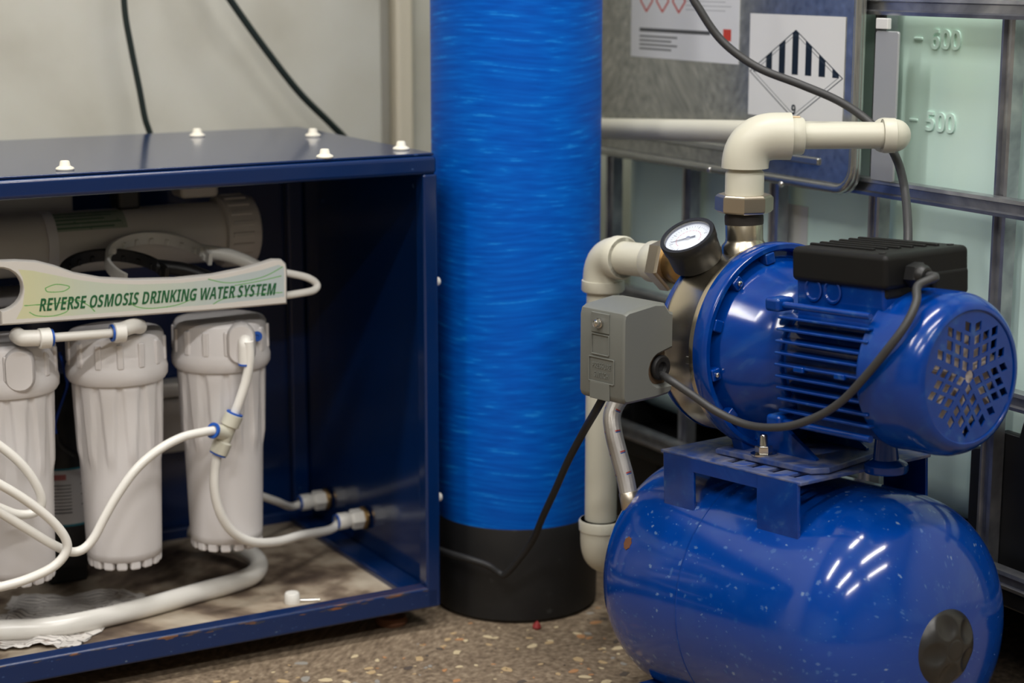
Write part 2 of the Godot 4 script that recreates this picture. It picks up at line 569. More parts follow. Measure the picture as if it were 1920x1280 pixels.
# ------------------------------------------------------------------ metal cabinet
func cabinet() -> void:
	var x0 := 0.2
	var x1 := 1.017
	var y0 := 0.03
	var y1 := 0.597
	var z1 := -1.978
	var z0 := -2.395
	var mx := (x0 + x1) / 2
	var mz := (z0 + z1) / 2
	var t := thing("metal_cabinet", "navy blue open-fronted steel cabinet with white screw caps on top", "cabinet", at(mx, 0, mz))
	var nv: Material = mats.navy
	var wx := x1 - x0
	var wz := z1 - z0
	part(t, "top_panel", mb().rbox(Vector3(wx - 0.006, 0.003, wz - 0.006), 0.0012, at(0, y1 - 0.0015), 2), nv)
	var sx := wx / 2
	var sz := wz / 2
	for s in [-1, 1]:
		part(t, "top_rail", mb().rbox(Vector3(wx, 0.0225, 0.022), 0.0055, at(0, y1 - 0.0145, s * (sz - 0.011)), 3), nv)
		part(t, "top_rail", mb().rbox(Vector3(0.02, 0.0215, wz - 0.012), 0.004, at(s * (sx - 0.0102), y1 - 0.015, 0), 2), nv)
	part(t, "side_panel", mb().rbox(Vector3(0.004, y1 - 0.03 - y0, wz - 0.004), 0.001, at(sx - 0.0025, (y1 - 0.025 + y0) / 2)), nv)
	part(t, "side_panel", mb().rbox(Vector3(0.004, y1 - 0.03 - y0, wz - 0.004), 0.001, at(-sx + 0.0025, (y1 - 0.025 + y0) / 2)), nv)
	part(t, "back_panel", mb().rbox(Vector3(wx - 0.01, y1 - 0.03 - y0, 0.004), 0.001, at(0, (y1 - 0.025 + y0) / 2, -sz + 0.003)), nv)
	part(t, "bottom_panel", mb().rbox(Vector3(wx - 0.012, 0.006, wz - 0.03), 0.001, at(0, y0 + 0.009, -0.01)), mats.dusty_board)
	for s in [-1, 1]:
		part(t, "front_post", mb().rbox(Vector3(0.019, y1 - 0.025 - y0, 0.022), 0.003, at(s * (sx - 0.0095), (y1 - 0.025 + y0) / 2, sz - 0.011), 2), nv)
		part(t, "rear_post", mb().rbox(Vector3(0.024, y1 - 0.025 - y0, 0.016), 0.003, at(s * (sx - 0.017), (y1 - 0.025 + y0) / 2, -sz + 0.013), 2), nv)
		part(t, "side_rail", mb().rbox(Vector3(0.034, 0.018, wz - 0.05), 0.003, at(s * (sx - 0.022), y0 + 0.011), 2), nv)
	part(t, "bottom_rail", mb().rbox(Vector3(wx - 0.004, 0.027, 0.022), 0.0035, at(0, y0 + 0.0135, sz - 0.011), 2), mats.navy_rusty)
	part(t, "rear_rail", mb().rbox(Vector3(wx - 0.004, 0.027, 0.022), 0.003, at(0, y0 + 0.0135, -sz + 0.016), 2), nv)
	for s in [[0.972 - mx, sz - 0.05], [-sx + 0.06, sz - 0.05], [0.956 - mx, -sz + 0.04], [-sx + 0.06, -sz + 0.04]]:
		part(t, "foot", mb().lathe([Vector2(0, 0), Vector2(0.019, 0), Vector2(0.021, 0.004), Vector2(0.018, 0.01), Vector2(0.006, 0.012), Vector2(0.006, 0.031)], at(s[0], 0, s[1]), 20), mats.rust, Transform3D.IDENTITY, "rusty levelling foot")
	var cap := mb().lathe([Vector2(0, 0), Vector2(0.0095, 0), Vector2(0.0102, 0.0015), Vector2(0.0096, 0.003), Vector2(0.0072, 0.0042), Vector2(0.006, 0.0052), Vector2(0.0052, 0.0095), Vector2(0.0042, 0.0105), Vector2(0, 0.0107)], Transform3D.IDENTITY, 18).mesh()
	for q in [[122, 319], [370, 256], [587, 256], [609, 296], [752, 281]]:
		var p := py(q[0], q[1], y1) - Vector3(mx, 0, mz)
		p.x = minf(p.x, sx - 0.014)
		part(t, "screw_cap", cap, mats.cap_white, at(p.x, y1, p.z), "white plastic screw cap")
	for q in [[0.439, z1 - 0.016], [0.167, z1 - 0.016]]:
		part(t, "screw_cap", cap, mats.cap_white, Transform3D(Basis(Vector3(0, 0, 1), -PI / 2), Vector3(sx - 0.001, q[0], q[1] - mz)), "white plastic screw cap")

# ------------------------------------------------------------------ tall blue filter vessel
func filter_vessel() -> void:
	var t := thing("filter_vessel", "tall bright blue fibreglass filter vessel on a black base", "water filter", at(1.159, 0, -2.038))
	part(t, "base", mb().lathe([Vector2(0, 0), Vector2(0.1, 0), Vector2(0.1055, 0.005), Vector2(0.1062, 0.06), Vector2(0.1062, 0.121), Vector2(0.1055, 0.124), Vector2(0.102, 0.125)], Transform3D.IDENTITY, 64), mats.scuffed_black, Transform3D.IDENTITY, "black moulded base")
	var prof := [Vector2(0.04, 0.06), Vector2(0.09, 0.07), Vector2(0.104, 0.11), Vector2(0.105, 0.122)]
	for k in 10: prof.append(Vector2(0.1066, 0.135 + 0.12 * k))
	for k in 9: prof.append(Vector2(0.1066 * cos(PI / 2 * k / 9.0), 1.22 + 0.075 * sin(PI / 2 * k / 9.0)))
	prof.append(Vector2(0.02, 1.3))
	part(t, "body", mb().lathe(prof, Transform3D.IDENTITY, 96), mats.wound_blue)
	part(t, "valve_collar", mb().lathe([Vector2(0, 1.29), Vector2(0.045, 1.29), Vector2(0.045, 1.34), Vector2(0.035, 1.36), Vector2(0, 1.36)], Transform3D.IDENTITY, 32), mats.black_plastic)

# ------------------------------------------------------------------ caged bulk tank
func bar_profile(w: float, d: float) -> PackedVector2Array:   # ribbed sheet steel: two raised lips beside a groove
	return PackedVector2Array([Vector2(-w / 2, -d), Vector2(w / 2, -d), Vector2(w / 2, 0), Vector2(w / 2 - 0.004, 0.001), Vector2(w / 2 - 0.0055, -0.003), Vector2(-w / 2 + 0.0055, -0.003), Vector2(-w / 2 + 0.004, 0.001), Vector2(-w / 2, 0)])

func bulk_tank() -> void:
	var X := 1.41
	var za := -1.24
	var zb := -2.262
	var t := thing("bulk_tank", "pale green plastic bulk tank inside a galvanised steel cage", "tank", at(X, 0, -1.751))
	var o := Vector3(X, 0, -1.751)
	var d := 1.1
	part(t, "bottle", mb().rbox(Vector3(d, 0.9, zb - za - 0.012).abs(), 0.055, at(0.046 + d / 2, 0.18 + 0.45, 0), 5), mats.bottle)
	# cage: bars face -X, so profile x runs along the bar's width, profile y towards -X
	var hz := mb().extr(bar_profile(0.0195, 0.016), 1.022, 0, Transform3D(Basis(Vector3(0, 1, 0), Vector3(-1, 0, 0), Vector3(0, 0, 1)), Vector3(0, 0, -0.511))).mesh()
	var vt := mb().extr(bar_profile(0.0195, 0.016), 0.965, 0, Transform3D(Basis(Vector3(0, 0, 1), Vector3(-1, 0, 0), Vector3(0, 1, 0)), Vector3.ZERO)).mesh()
	for h in [0.165, 0.363, 0.566, 0.771, 0.975, 1.111]: part(t, "cage_bar", hz, mats.galvanised, at(0.0, h))
	for z in [-1.275, -1.4677, -1.67, -1.86, -2.05, -2.2415]: part(t, "cage_bar", vt, mats.galvanised, at(0.018, 0.155, z - o.z))
	# sides of the cage and the pallet
	for s in [za, zb]:
		for h in [0.165, 0.566, 0.975, 1.111]: part(t, "cage_bar", mb().rbox(Vector3(d + 0.02, 0.021, 0.016), 0.004, at(d / 2 + 0.02, h, s - o.z)), mats.galvanised)
	part(t, "pallet_frame", mb().rbox(Vector3(d + 0.02, 0.022, 0.99), 0.004, at(d / 2 + 0.02, 0.141, 0)), mats.black_plastic)
	for z in [-0.43, 0.0, 0.43]: part(t, "pallet_foot", mb().rbox(Vector3(d, 0.13, 0.12), 0.008, at(d / 2 + 0.03, 0.065, z)), mats.black_plastic)
	# black corner guards
	var guard := PackedVector2Array([Vector2(-0.2184, 0.0000), Vector2(0.0410, 0.0000), Vector2(0.0410, 0.1274), Vector2(-0.0036, 0.1365), Vector2(-0.0073, 0.1565), Vector2(-0.0319, 0.1565), Vector2(-0.0364, 0.1729), Vector2(-0.2184, 0.1729)])
	part(t, "corner_guard", mb().extr(guard, 0.01, 0.002, Transform3D(Basis(Vector3(0, 0, -1), Vector3(0, 1, 0), Vector3(1, 0, 0)), Vector3(0.035, 0.16, -1.47 - o.z))), mats.black_plastic)
	part(t, "corner_guard", mb().rbox(Vector3(0.18, 0.2, 0.03), 0.006, at(0.14, 0.25, zb + 0.02 - o.z)), mats.black_plastic)
	# embossed litre marks
	for q in [["600", 1775, 75], ["500", 1765, 230]]:
		var p := px(q[1], q[2], X + 0.046) - o
		var tm := text_mesh(q[0], 0.03, 0.0036)
		part(t, "litre_mark", tm, mats.bottle, Transform3D(Basis(Vector3(0, 1, 0), -PI / 2), Vector3(0.0455, p.y, p.z)), "embossed " + q[0] + " litre mark")
		part(t, "mark_line", mb().rbox(Vector3(0.003, 0.003, 0.014), 0.001, at(0.0455, p.y, p.z - 0.0455)), mats.bottle)
	# galvanised label plate with a rolled rim; its zinc has a mottled grain
	var zinc := noise_tex(5, 0.05, [[0.0, rgb8(150, 153, 152)], [0.4, rgb8(170, 172, 170)], [0.7, rgb8(178, 180, 177)], [1.0, rgb8(196, 197, 194)]], 512, Vector2.ONE, 5)
	var pm := textured("label_plate", zinc, 0.27, 0.83)
	pm.uv1_scale = Vector3(1.4, 1.0, 1)
	var zr := -1.6666
	var zl := -2.24
	var yb := 0.5544
	var yt := 0.9844
	var w := zr - zl
	var outline := PackedVector2Array([Vector2(-w / 2, -0.215), Vector2(w / 2 - 0.03, -0.215)])
	for k in 7: outline.append(Vector2(w / 2 - 0.03, -0.185) + Vector2.from_angle(-PI / 2 + PI / 12 * k) * 0.03)
	outline.append(Vector2(w / 2, 0.215)); outline.append(Vector2(-w / 2, 0.215))
	var facing := Transform3D(Basis(Vector3(0, 0, 1), Vector3(0, 1, 0), Vector3(-1, 0, 0)), Vector3(-0.006, (yb + yt) / 2, (zl + zr) / 2 - o.z))
	var plate := part(t, "label_plate", mb().extr(outline, 0.004, 0.001, facing), pm, Transform3D.IDENTITY, "mottled galvanised steel plate")
	var rim := []
	for k in outline.size():
		if k < outline.size() - 1: rim.append(facing * Vector3(outline[k].x + (0.008 if k == 0 else -0.006), outline[k].y + 0.006, 0.006))
	rim[-1].y -= 0.01
	part(plate, "rolled_rim", mb().tube(rim, 0.006, 8), pm)
	part(plate, "pressed_rib", mb().rbox(Vector3(0.005, 0.009, w - 0.08), 0.0024, at(-0.011, yb + 0.034, (zl + zr) / 2 - o.z - 0.03), 2), pm)
	for q in [[1332, 318], [1467, 345]]:
		var p := px(q[0], q[1], X - 0.015) - o
		part(plate, "screw", mb().lathe([Vector2(0.004, 0), Vector2(0.004, 0.002), Vector2(0.0025, 0.0035), Vector2(0, 0.004)], axis(Vector3(-0.016, p.y, p.z), Vector3(-1, 0, 0)), 10), mats.chrome)
	part(t, "plate_flange", mb().extr(rect(0.039, 0.168, 0.003), 0.003, 0.0008, Transform3D(Basis(Vector3(0, 0, 1), Vector3(0, 1, 0), Vector3(-1, 0, 0)), Vector3(-0.004, 0.66, -1.63 - o.z))), mat("flange_grey", rgb8(176, 178, 180), 0.45, 0.3))
	part(t, "plate_clip", mb().rbox(Vector3(0.006, 0.012, 0.02), 0.001, at(-0.006, 0.752, -1.6375 - o.z)), mats.paper_white)
	labels(o)

func labels(o: Vector3) -> void:
	var X := 1.3997
	var up := Basis(Vector3(0, 0, 1), Vector3(0, 1, 0), Vector3(-1, 0, 0))
	# hazard diamond
	var W := 400
	var H := 460
	var im := image(W, H, rgb8(232, 232, 230))
	var ink := rgb8(24, 34, 40)
	var c := Vector2(200, 262)
	var R := 196.0
	var top := c - Vector2(0, R)
	var rt := c + Vector2(R, 0)
	var lf := c - Vector2(R, 0)
	var bt := c + Vector2(0, R)
	for k in 7:
		var xc: float = c.x + (k - 3) * 56.0
		var a := xc - 13
		var b := xc + 13
		var poly := PackedVector2Array()
		for xx in [a, b]: poly.append(Vector2(clampf(xx, lf.x, rt.x), c.y))
		for xx in [b, xc, a]: poly.append(Vector2(clampf(xx, lf.x, rt.x), c.y - maxf(0, R - absf(xx - c.x))))
		draw_poly(im, poly, ink)
	for q in [[top, rt], [top, lf], [lf, bt], [rt, bt]]:
		draw_line(im, q[0], q[1], 3.0, ink)
		draw_line(im, c + (q[0] - c) * 0.91, c + (q[1] - c) * 0.91, 2.0, rgb8(70, 78, 82))
	var p0 := px(1408, 30, X)
	var p1 := px(1580, 225, X)
	var w := absf(p1.z - p0.z)
	var h := 0.123
	var t := thing("hazard_label", "white square hazard label with a black striped diamond on the steel plate", "label", Transform3D(up, Vector3(X, 0.6963, (p0.z + p1.z) / 2)))
	part(t, "print", mb().extr(rect(w, h), 0.0008), textured("hazard_print", ImageTexture.create_from_image(im), 0.35))
	part(t, "digit", text_mesh("9", 0.0164, 0.0004), mat("ink", ink, 0.6), at(0, -0.05, 0.0009))
	# data sheet
	var dm := image(400, 360, rgb8(222, 223, 224))
	var grey := rgb8(110, 112, 114)
	for k in 3:
		var q := Vector2(60 + k * 62, 236)
		for e in 4:
			var a := q + Vector2.from_angle(PI / 2 * e) * 24
			var b := q + Vector2.from_angle(PI / 2 * (e + 1)) * 24
			draw_line(dm, a, b, 5, rgb8(196, 70, 62))
	for k in 4: draw_line(dm, Vector2(210, 226 + k * 9), Vector2(372 - 20 * (k % 2), 226 + k * 9), 2, rgb8(176, 178, 180))
	draw_line(dm, Vector2(34, 300), Vector2(300, 300), 8, rgb8(70, 72, 76))
	for k in 4: draw_line(dm, Vector2(34, 314 + k * 9), Vector2(180 - 22 * (k % 2), 314 + k * 9), 3, grey)
	draw_poly(dm, PackedVector2Array([Vector2(346, 290), Vector2(374, 290), Vector2(374, 314), Vector2(346, 314)]), rgb8(200, 60, 48))
	for k in 7: draw_line(dm, Vector2(30, 30 + k * 17), Vector2(360 - 30 * (k % 3), 30 + k * 17), 3, grey)
	p0 = px(1185, 0, X)
	p1 = px(1385, 112, X)
	w = absf(p1.z - p0.z)
	t = thing("data_label", "white printed data sheet with red diamonds on the steel plate", "label", Transform3D(up, Vector3(X, 0.6945 + 0.109, (p0.z + p1.z) / 2)))
	part(t, "print", mb().extr(rect(w, 0.218), 0.0008), textured("data_print", ImageTexture.create_from_image(dm), 0.28))
	# blank sticker on the bottle
	p0 = px(1447, 376, 1.4553)
	p1 = px(1513, 470, 1.4553)
	t = thing("blank_sticker", "blank pale sticker on the green bottle below the steel plate", "sticker", Transform3D(up, Vector3(1.4553, (p0.y + p1.y) / 2, (p0.z + p1.z) / 2)))
	part(t, "sheet", mb().extr(rect(absf(p1.z - p0.z), absf(p1.y - p0.y)), 0.0008), mat("sticker", rgb8(206, 208, 206), 0.6))

# ------------------------------------------------------------------ pressure tank
func pressure_tank() -> void:
	var t := thing("pressure_tank", "horizontal glossy blue pressure tank with a saddle bracket", "tank", PT)
	var R := 0.137
	var hl := 0.12
	var dd := 0.096
	var prof := []
	for k in 17:
		var a := PI / 2 * k / 16.0
		prof.append(Vector2(maxf(0.0, R * pow(sin(a), 2 / 2.4)), -hl - dd * pow(maxf(0, cos(a)), 2 / 2.4)))
	for k in 7: prof.append(Vector2(R, -hl + 2 * hl * (k + 1) / 8.0))
	for k in 17:
		var a := PI / 2 * (16 - k) / 16.0
		prof.append(Vector2(maxf(0.0, R * pow(sin(a), 2 / 2.4)), hl + dd * pow(maxf(0, cos(a)), 2 / 2.4)))
	var im := image(1024, 512, rgb8(0, 57, 142))
	var f := FastNoiseLite.new()
	f.seed = 9
	f.frequency = 0.02
	f.fractal_octaves = 4
	for yy in 512:
		for xx in 1024:
			var u := TAU * xx / 1024.0
			var k := f.get_noise_3d(cos(u) * 163, sin(u) * 163, yy)
			im.set_pixel(xx, yy, rgb8(0, 57, 142).lerp(rgb8(22, 68, 146), clampf(k * 1.4 - 0.05, 0, 0.5)))
	specks(im, 2600, 2.9, [rgb8(110, 128, 174), rgb8(80, 104, 164), rgb8(150, 156, 176)], 10)
	specks(im, 420, 5.0, [rgb8(70, 96, 156), rgb8(110, 124, 166)], 14, Rect2(0, 0.2, 1, 0.6), 0.6)
	var zy := Transform3D(Basis(Vector3(1, 0, 0), Vector3(0, 0, 1), Vector3(0, -1, 0)), Vector3.ZERO)
	part(t, "shell", mb().lathe(prof, zy, 96), textured("tank_blue", ImageTexture.create_from_image(im), 0.14, 0, 0.35))
	part(t, "weld_seam", mb().lathe([Vector2(R - 0.001, -0.0018), Vector2(R + 0.0006, -0.0008), Vector2(R + 0.0006, 0.0008), Vector2(R - 0.001, 0.0018)], zy * at(0, -0.036), 96), mats.pump_blue)
	# rust where the paint has flaked
	var fl := PackedVector2Array()
	for k in 22: fl.append(Vector2.from_angle(TAU * k / 22) * Vector2(0.0062, 0.0075) * (0.95 + 0.1 * sin(k * 2.3)))
	var hit := tank_point(1177, 1018)
	part(t, "rust_spot", mb().extr(fl, 0.0008, 0.0003, Transform3D(Basis(Vector3.UP.cross(hit[1]).normalized(), hit[1].cross(Vector3.UP.cross(hit[1]).normalized()), hit[1]), hit[0] - hit[1] * 0.0003)), mats.rust, Transform3D.IDENTITY, "brown rust spot")
	# saddle bracket
	var ys := 0.156
	var br := part(t, "saddle_plate", saddle(ys), mats.dusty_blue, Transform3D.IDENTITY, "dusty slotted saddle plate")
	for s in [[-1, -0.102, -0.054], [-1, 0.041, 0.1], [1, -0.102, -0.054], [1, 0.041, 0.1]]:
		var ln: float = s[2] - s[1]
		part(br, "bracket_leg", mb().rbox(Vector3(0.004, 0.076, ln), 0.0012, at(s[0] * 0.0915, ys - 0.037, (s[1] + s[2]) / 2)), mats.pump_blue)
	for s in [-1, 1]: part(br, "side_flange", mb().rbox(Vector3(0.004, 0.016, 0.1), 0.0012, at(s * 0.0915, ys - 0.007, -0.006)), mats.pump_blue)
	# black rubber cover over the air valve, with round dimples
	var g := mb()
	var nr := 30
	var nt := 96
	var apex := hl + dd
	var ids := []
	for a in nr + 1:
		for b in nt + 1:
			var r := 0.041 * a / nr
			var th := TAU * b / nt
			var q := Vector2.from_angle(th) * r
			var hgt := 0.012 * (1 - pow(r / 0.041, 6.0))
			for k in 5:
				var cc := Vector2.from_angle(TAU * k / 5.0 + 1.9) * 0.0245
				var dl := q.distance_to(cc) / 0.0122
				if dl < 1: hgt -= 0.0048 * (1 - dl * dl)
			if absf(r - 0.011) < 0.001: hgt -= 0.0008
			ids.append(g.vert(Vector3(q.x, q.y, apex - 0.002 + hgt - r * r * 3.2), Vector3(0, 0, 1), Vector2.ZERO))
	for a in nr:
		for b in nt: g.quad(ids[a * (nt + 1) + b], ids[(a + 1) * (nt + 1) + b], ids[(a + 1) * (nt + 1) + b + 1], ids[a * (nt + 1) + b + 1])
	g.recompute()
	part(t, "valve_cover", g, mat("cover_black", rgb8(36, 35, 34), 0.36), at(-0.008, 0.0, 0), "black round cover with dimples")
	for s in [[-0.075, -0.13], [0.075, -0.13], [-0.075, 0.1], [0.075, 0.1]]:
		var foot := 0.16 + (PT.basis * Vector3(0, 0, s[1])).y
		part(t, "tank_foot", mb().rbox(Vector3(0.05, foot - 0.112, 0.03), 0.002, at(s[0], -foot + (foot - 0.112) / 2 + 0.002, s[1])), mats.pump_blue)

func tank_point(x: float, y: float) -> Array:   # [point, normal] on the tank's shell, in its own axes
	var inv := PT.affine_inverse()
	var o := inv * CAM
	var d := inv.basis * ray(x, y)
	var s := 1.2
	while s < 2.6:
		var q := o + d * s
		var k := pow(Vector2(q.x, q.y).length() / 0.137, 2.4) + pow(maxf(0, absf(q.z) - 0.12) / 0.096, 2.4)
		if k < 1:
			var gr := Vector3(q.x, q.y, 0).normalized() * pow(Vector2(q.x, q.y).length() / 0.137, 1.4) / 0.137
			gr.z = signf(q.z) * pow(maxf(0, absf(q.z) - 0.12) / 0.096, 1.4) / 0.096
			return [q, gr.normalized()]
		s += 0.0005
	return [Vector3.ZERO, Vector3.UP]

func saddle(ys: float) -> MB:   # plate built of strips so that the slots are real openings
	var g := mb()
	var x := 0.0935
	var slots := [-0.012, 0.018, 0.048, 0.078]
	g.rbox(Vector3(2 * x - 0.06, 0.004, 0.21), 0.0012, at(0.03, ys, -0.001))
	var edge := -0.106
	g.rbox(Vector3(0.012, 0.004, 0.21), 0.0012, at(-x + 0.006, ys, -0.001))
	for k in slots.size() + 1:
		var to: float = slots[k] - 0.006 if k < slots.size() else 0.104
		g.rbox(Vector3(0.05, 0.004, to - edge), 0.0012, at(-x + 0.036, ys, (to + edge) / 2))
		if k < slots.size(): edge = slots[k] + 0.006
	return g

# ------------------------------------------------------------------ pump
const YB := 0.163      # the pump's node stands on the saddle plate; heights below count from the tank's axis
const YA := 0.104       # axis of the motor above that node

func pump() -> void:
	var t := thing("water_pump", "blue electric jet pump with steel casing, gauge and finned motor", "pump", PT * at(0, YB, 0))
	var zy := Transform3D(Basis(Vector3(1, 0, 0), Vector3(0, 0, 1), Vector3(0, -1, 0)), Vector3(0, YA, 0))
	var blue: Material = mats.pump_blue
	# stainless casing: front dome, drum, rear lip
	var cas := part(t, "casing", mb().lathe([Vector2(0, -0.124), Vector2(0.05, -0.121), Vector2(0.082, -0.113), Vector2(0.094, -0.104), Vector2(0.098, -0.096), Vector2(0.098, -0.092), Vector2(0.0975, -0.05), Vector2(0.1, -0.047), Vector2(0.106, -0.044), Vector2(0.1065, -0.04), Vector2(0.106, -0.037), Vector2(0.05, -0.037)], zy, 80), mats.steel, Transform3D.IDENTITY, "polished stainless steel casing")
	part(cas, "front_ring", mb().lathe([Vector2(0.095, -0.104), Vector2(0.0975, -0.1035), Vector2(0.099, -0.101), Vector2(0.099, -0.0985), Vector2(0.097, -0.098)], zy, 80), blue, Transform3D.IDENTITY, "blue ring")
	part(cas, "drain_plug", mb().extr(hexagon(0.007), 0.008, 0.001, Transform3D(Basis(Vector3(0, 0, 1), -PI / 2) * Basis(Vector3(0, 1, 0), -PI / 2), Vector3(-0.095, YA - 0.01, -0.052))), mats.chrome)
	part(cas, "outlet_neck", mb().lathe([Vector2(0.026, 0.188 - 0.002), Vector2(0.024, 0.207), Vector2(0.0205, 0.211), Vector2(0.02, 0.214), Vector2(0.02, 0.236), Vector2(0.0187, 0.238), Vector2(0.0187, 0.246)], at(0, 0, -0.073), 32), mats.steel)
	part(cas, "neck_sealant", mb().lathe([Vector2(0.0203, 0.229), Vector2(0.0206, 0.233), Vector2(0.0205, 0.238), Vector2(0.0193, 0.2405), Vector2(0.0193, 0.2465)], at(0, 0, -0.073), 32), mat("sealant", rgb8(42, 36, 32), 0.7), Transform3D.IDENTITY, "dark thread sealant")
	part(cas, "inlet_neck", mb().lathe([Vector2(0.026, 0.1), Vector2(0.023, 0.128), Vector2(0.021, 0.13), Vector2(0.021, 0.16), Vector2(0.023, 0.162), Vector2(0.023, 0.178), Vector2(0.021, 0.18), Vector2(0.021, 0.2)], Transform3D(Basis(Vector3(1, 0, 0), Vector3(0, 0, -1), Vector3(0, 1, 0)), Vector3(0, 0.178, 0)), 32), mats.brass, Transform3D.IDENTITY, "brass inlet neck")
	# blue adapter: rim, hollow, cone, collar
	var ad := part(t, "motor_adapter", mb().lathe([Vector2(0.06, -0.037), Vector2(0.107, -0.037), Vector2(0.109, -0.034), Vector2(0.109, -0.017), Vector2(0.1075, -0.015), Vector2(0.103, -0.015), Vector2(0.1015, -0.017), Vector2(0.099, -0.026), Vector2(0.094, -0.026), Vector2(0.086, -0.008), Vector2(0.077, 0.012), Vector2(0.07, 0.03), Vector2(0.066, 0.034), Vector2(0.066, 0.044), Vector2(0.063, 0.047), Vector2(0.05, 0.047)], zy, 96), blue)
	for k in 12:
		var a := TAU * (k + 0.35) / 12
		var b := Transform3D(Basis(Vector3(0, 0, 1), a), Vector3(0, YA, 0))
		part(ad, "rim_lug", mb().rbox(Vector3(0.012, 0.013, 0.012), 0.002, b * at(0.096, 0, -0.02)), blue)
		if k % 2 == 0: part(ad, "rim_screw", mb().lathe([Vector2(0.003, 0), Vector2(0.003, 0.002), Vector2(0.0016, 0.0032), Vector2(0, 0.0034)], b * Transform3D(Basis(Vector3(1, 0, 0), PI / 2), Vector3(0.096, 0, -0.014)), 8), mats.chrome)
	# motor barrel and its cooling fins
	var mo := part(t, "motor_barrel", mb().lathe([Vector2(0.03, 0.04), Vector2(0.06, 0.04), Vector2(0.06, 0.172), Vector2(0.03, 0.172)], zy, 64), blue)
	for s in [-1, 1]:
		for k in 9:
			var h := 0.046 - 0.0117 * k
			var inner := sqrt(maxf(0.0, 0.06 * 0.06 - h * h)) - 0.004
			var outer := 0.0765 - 0.16 * pow(absf(h), 1.7) * 6
			part(mo, "cooling_fin", mb().rbox(Vector3(outer - inner, 0.0028, 0.122), 0.0011, at(s * (inner + outer) / 2, YA + h, 0.111)), blue)
		for q in [0.058, -0.06]:
			part(mo, "lug", mb().rbox(Vector3(0.024, 0.014, 0.02), 0.004, at(s * 0.063, YA + q, 0.045), 2), blue)
			part(mo, "tie_rod", mb().tube([Vector3(s * 0.066, YA + q, 0.05), Vector3(s * 0.066, YA + q, 0.17)], 0.0036, 10), blue)
		for q in [0.085, 0.14]: part(mo, "fin_boss", mb().rbox(Vector3(0.008, 0.006, 0.014), 0.0015, at(s * 0.0745, YA - 0.002, q)), blue)
	for k in 9:
		var x := -0.044 + 0.011 * k
		part(mo, "cooling_fin", mb().rbox(Vector3(0.0028, 0.02, 0.122), 0.0011, at(x, YA - sqrt(0.0036 - x * x) - 0.006, 0.111)), blue)
	# block under the terminal box with two blanked knockouts
	var bl := part(t, "terminal_block", mb().rbox(Vector3(0.1, 0.052, 0.118), 0.004, at(0, YA + 0.06, 0.114), 2), blue)
	for q in [0.08, 0.106]:
		part(bl, "knockout", mb().lathe([Vector2(0.0112, -0.001), Vector2(0.0118, 0.0016), Vector2(0.0098, 0.0018), Vector2(0.0085, 0.0004), Vector2(0, 0.0004)], Transform3D(Basis(Vector3(0, 0, 1), PI / 2), Vector3(-0.0502, 0.178, q)), 24), blue)
	# fan cover with a pierced end
	var fc := part(t, "fan_cover", mb().lathe([Vector2(0.0755, 0.163), Vector2(0.0785, 0.163), Vector2(0.0795, 0.1645), Vector2(0.0795, 0.167), Vector2(0.0788, 0.169), Vector2(0.0788, 0.208), Vector2(0.0778, 0.217), Vector2(0.075, 0.225), Vector2(0.0705, 0.2315), Vector2(0.0665, 0.2345), Vector2(0.0635, 0.235), Vector2(0.0625, 0.2342), Vector2(0.0625, 0.2315), Vector2(0.068, 0.229), Vector2(0.0735, 0.222), Vector2(0.0755, 0.21), Vector2(0.0755, 0.163)], zy, 80), blue)
	grille(fc)
	var fan := mb().lathe([Vector2(0.052, 0.212), Vector2(0.055, 0.213), Vector2(0.055, 0.215), Vector2(0.018, 0.215), Vector2(0.017, 0.226), Vector2(0.006, 0.227), Vector2(0, 0.227)], zy, 40)
	for k in 7: fan.rbox(Vector3(0.038, 0.0025, 0.012), 0.0008, Transform3D(Basis(Vector3(0, 0, 1), TAU * k / 7 + 0.2), Vector3(0, YA, 0)) * at(0.036, 0, 0.221))
	part(t, "cooling_fan", fan, mats.fan_plastic, Transform3D.IDENTITY, "pale plastic fan behind the grille")
	part(t, "end_shield", mb().lathe([Vector2(0, 0.172), Vector2(0.058, 0.172), Vector2(0.058, 0.188), Vector2(0.03, 0.2), Vector2(0, 0.2)], zy, 40), blue)
	terminal_box(t)
	feet(t)
	gauge(t)
	pressure_switch(t)

func grille(parent: Node) -> void:
	var root := CSGCombiner3D.new()
	root.name = "grille"
	parent.add_child(root)
	root.transform = Transform3D(Basis.IDENTITY, Vector3(0, YA, 0.2322))
	var disc := CSGCylinder3D.new()
	disc.name = "disc"
	disc.radius = 0.0632
	disc.height = 0.0018
	disc.sides = 64
	disc.rotation.x = PI / 2
	disc.material = mats.pump_blue
	root.add_child(disc)
	var holes := [[Vector2.ZERO, [], true]]
	var e := 0.0124
	for s in 5:
		var a0 := TAU * s / 5 + 0.22
		var u := Vector2.from_angle(a0)
		var w := Vector2.from_angle(a0 + TAU / 5)
		for i in 5:
			for j in 5:
				var p := (u * (i + 0.62) + w * (j + 0.62)) * e
				if p.length() > 0.0535: continue
				var q := PackedVector2Array()
				for k in [[-1, -1], [1, -1], [1, 1], [-1, 1]]: q.append(p + (u * k[0] + w * k[1]) * e * 0.34)
				holes.append([p, q, false])
	for h in holes:
		if h[2]:
			var c := CSGCylinder3D.new()
			c.name = "hole"
			c.operation = CSGShape3D.OPERATION_SUBTRACTION
			c.radius = 0.0062
			c.height = 0.02
			c.sides = 20
			c.rotation.x = PI / 2
			c.material = mats.pump_blue
			root.add_child(c, true)
		else:
			var c := CSGPolygon3D.new()
			c.name = "hole"
			c.operation = CSGShape3D.OPERATION_SUBTRACTION
			c.polygon = h[1]
			c.depth = 0.02
			c.position.z = 0.01
			c.material = mats.pump_blue
			root.add_child(c, true)

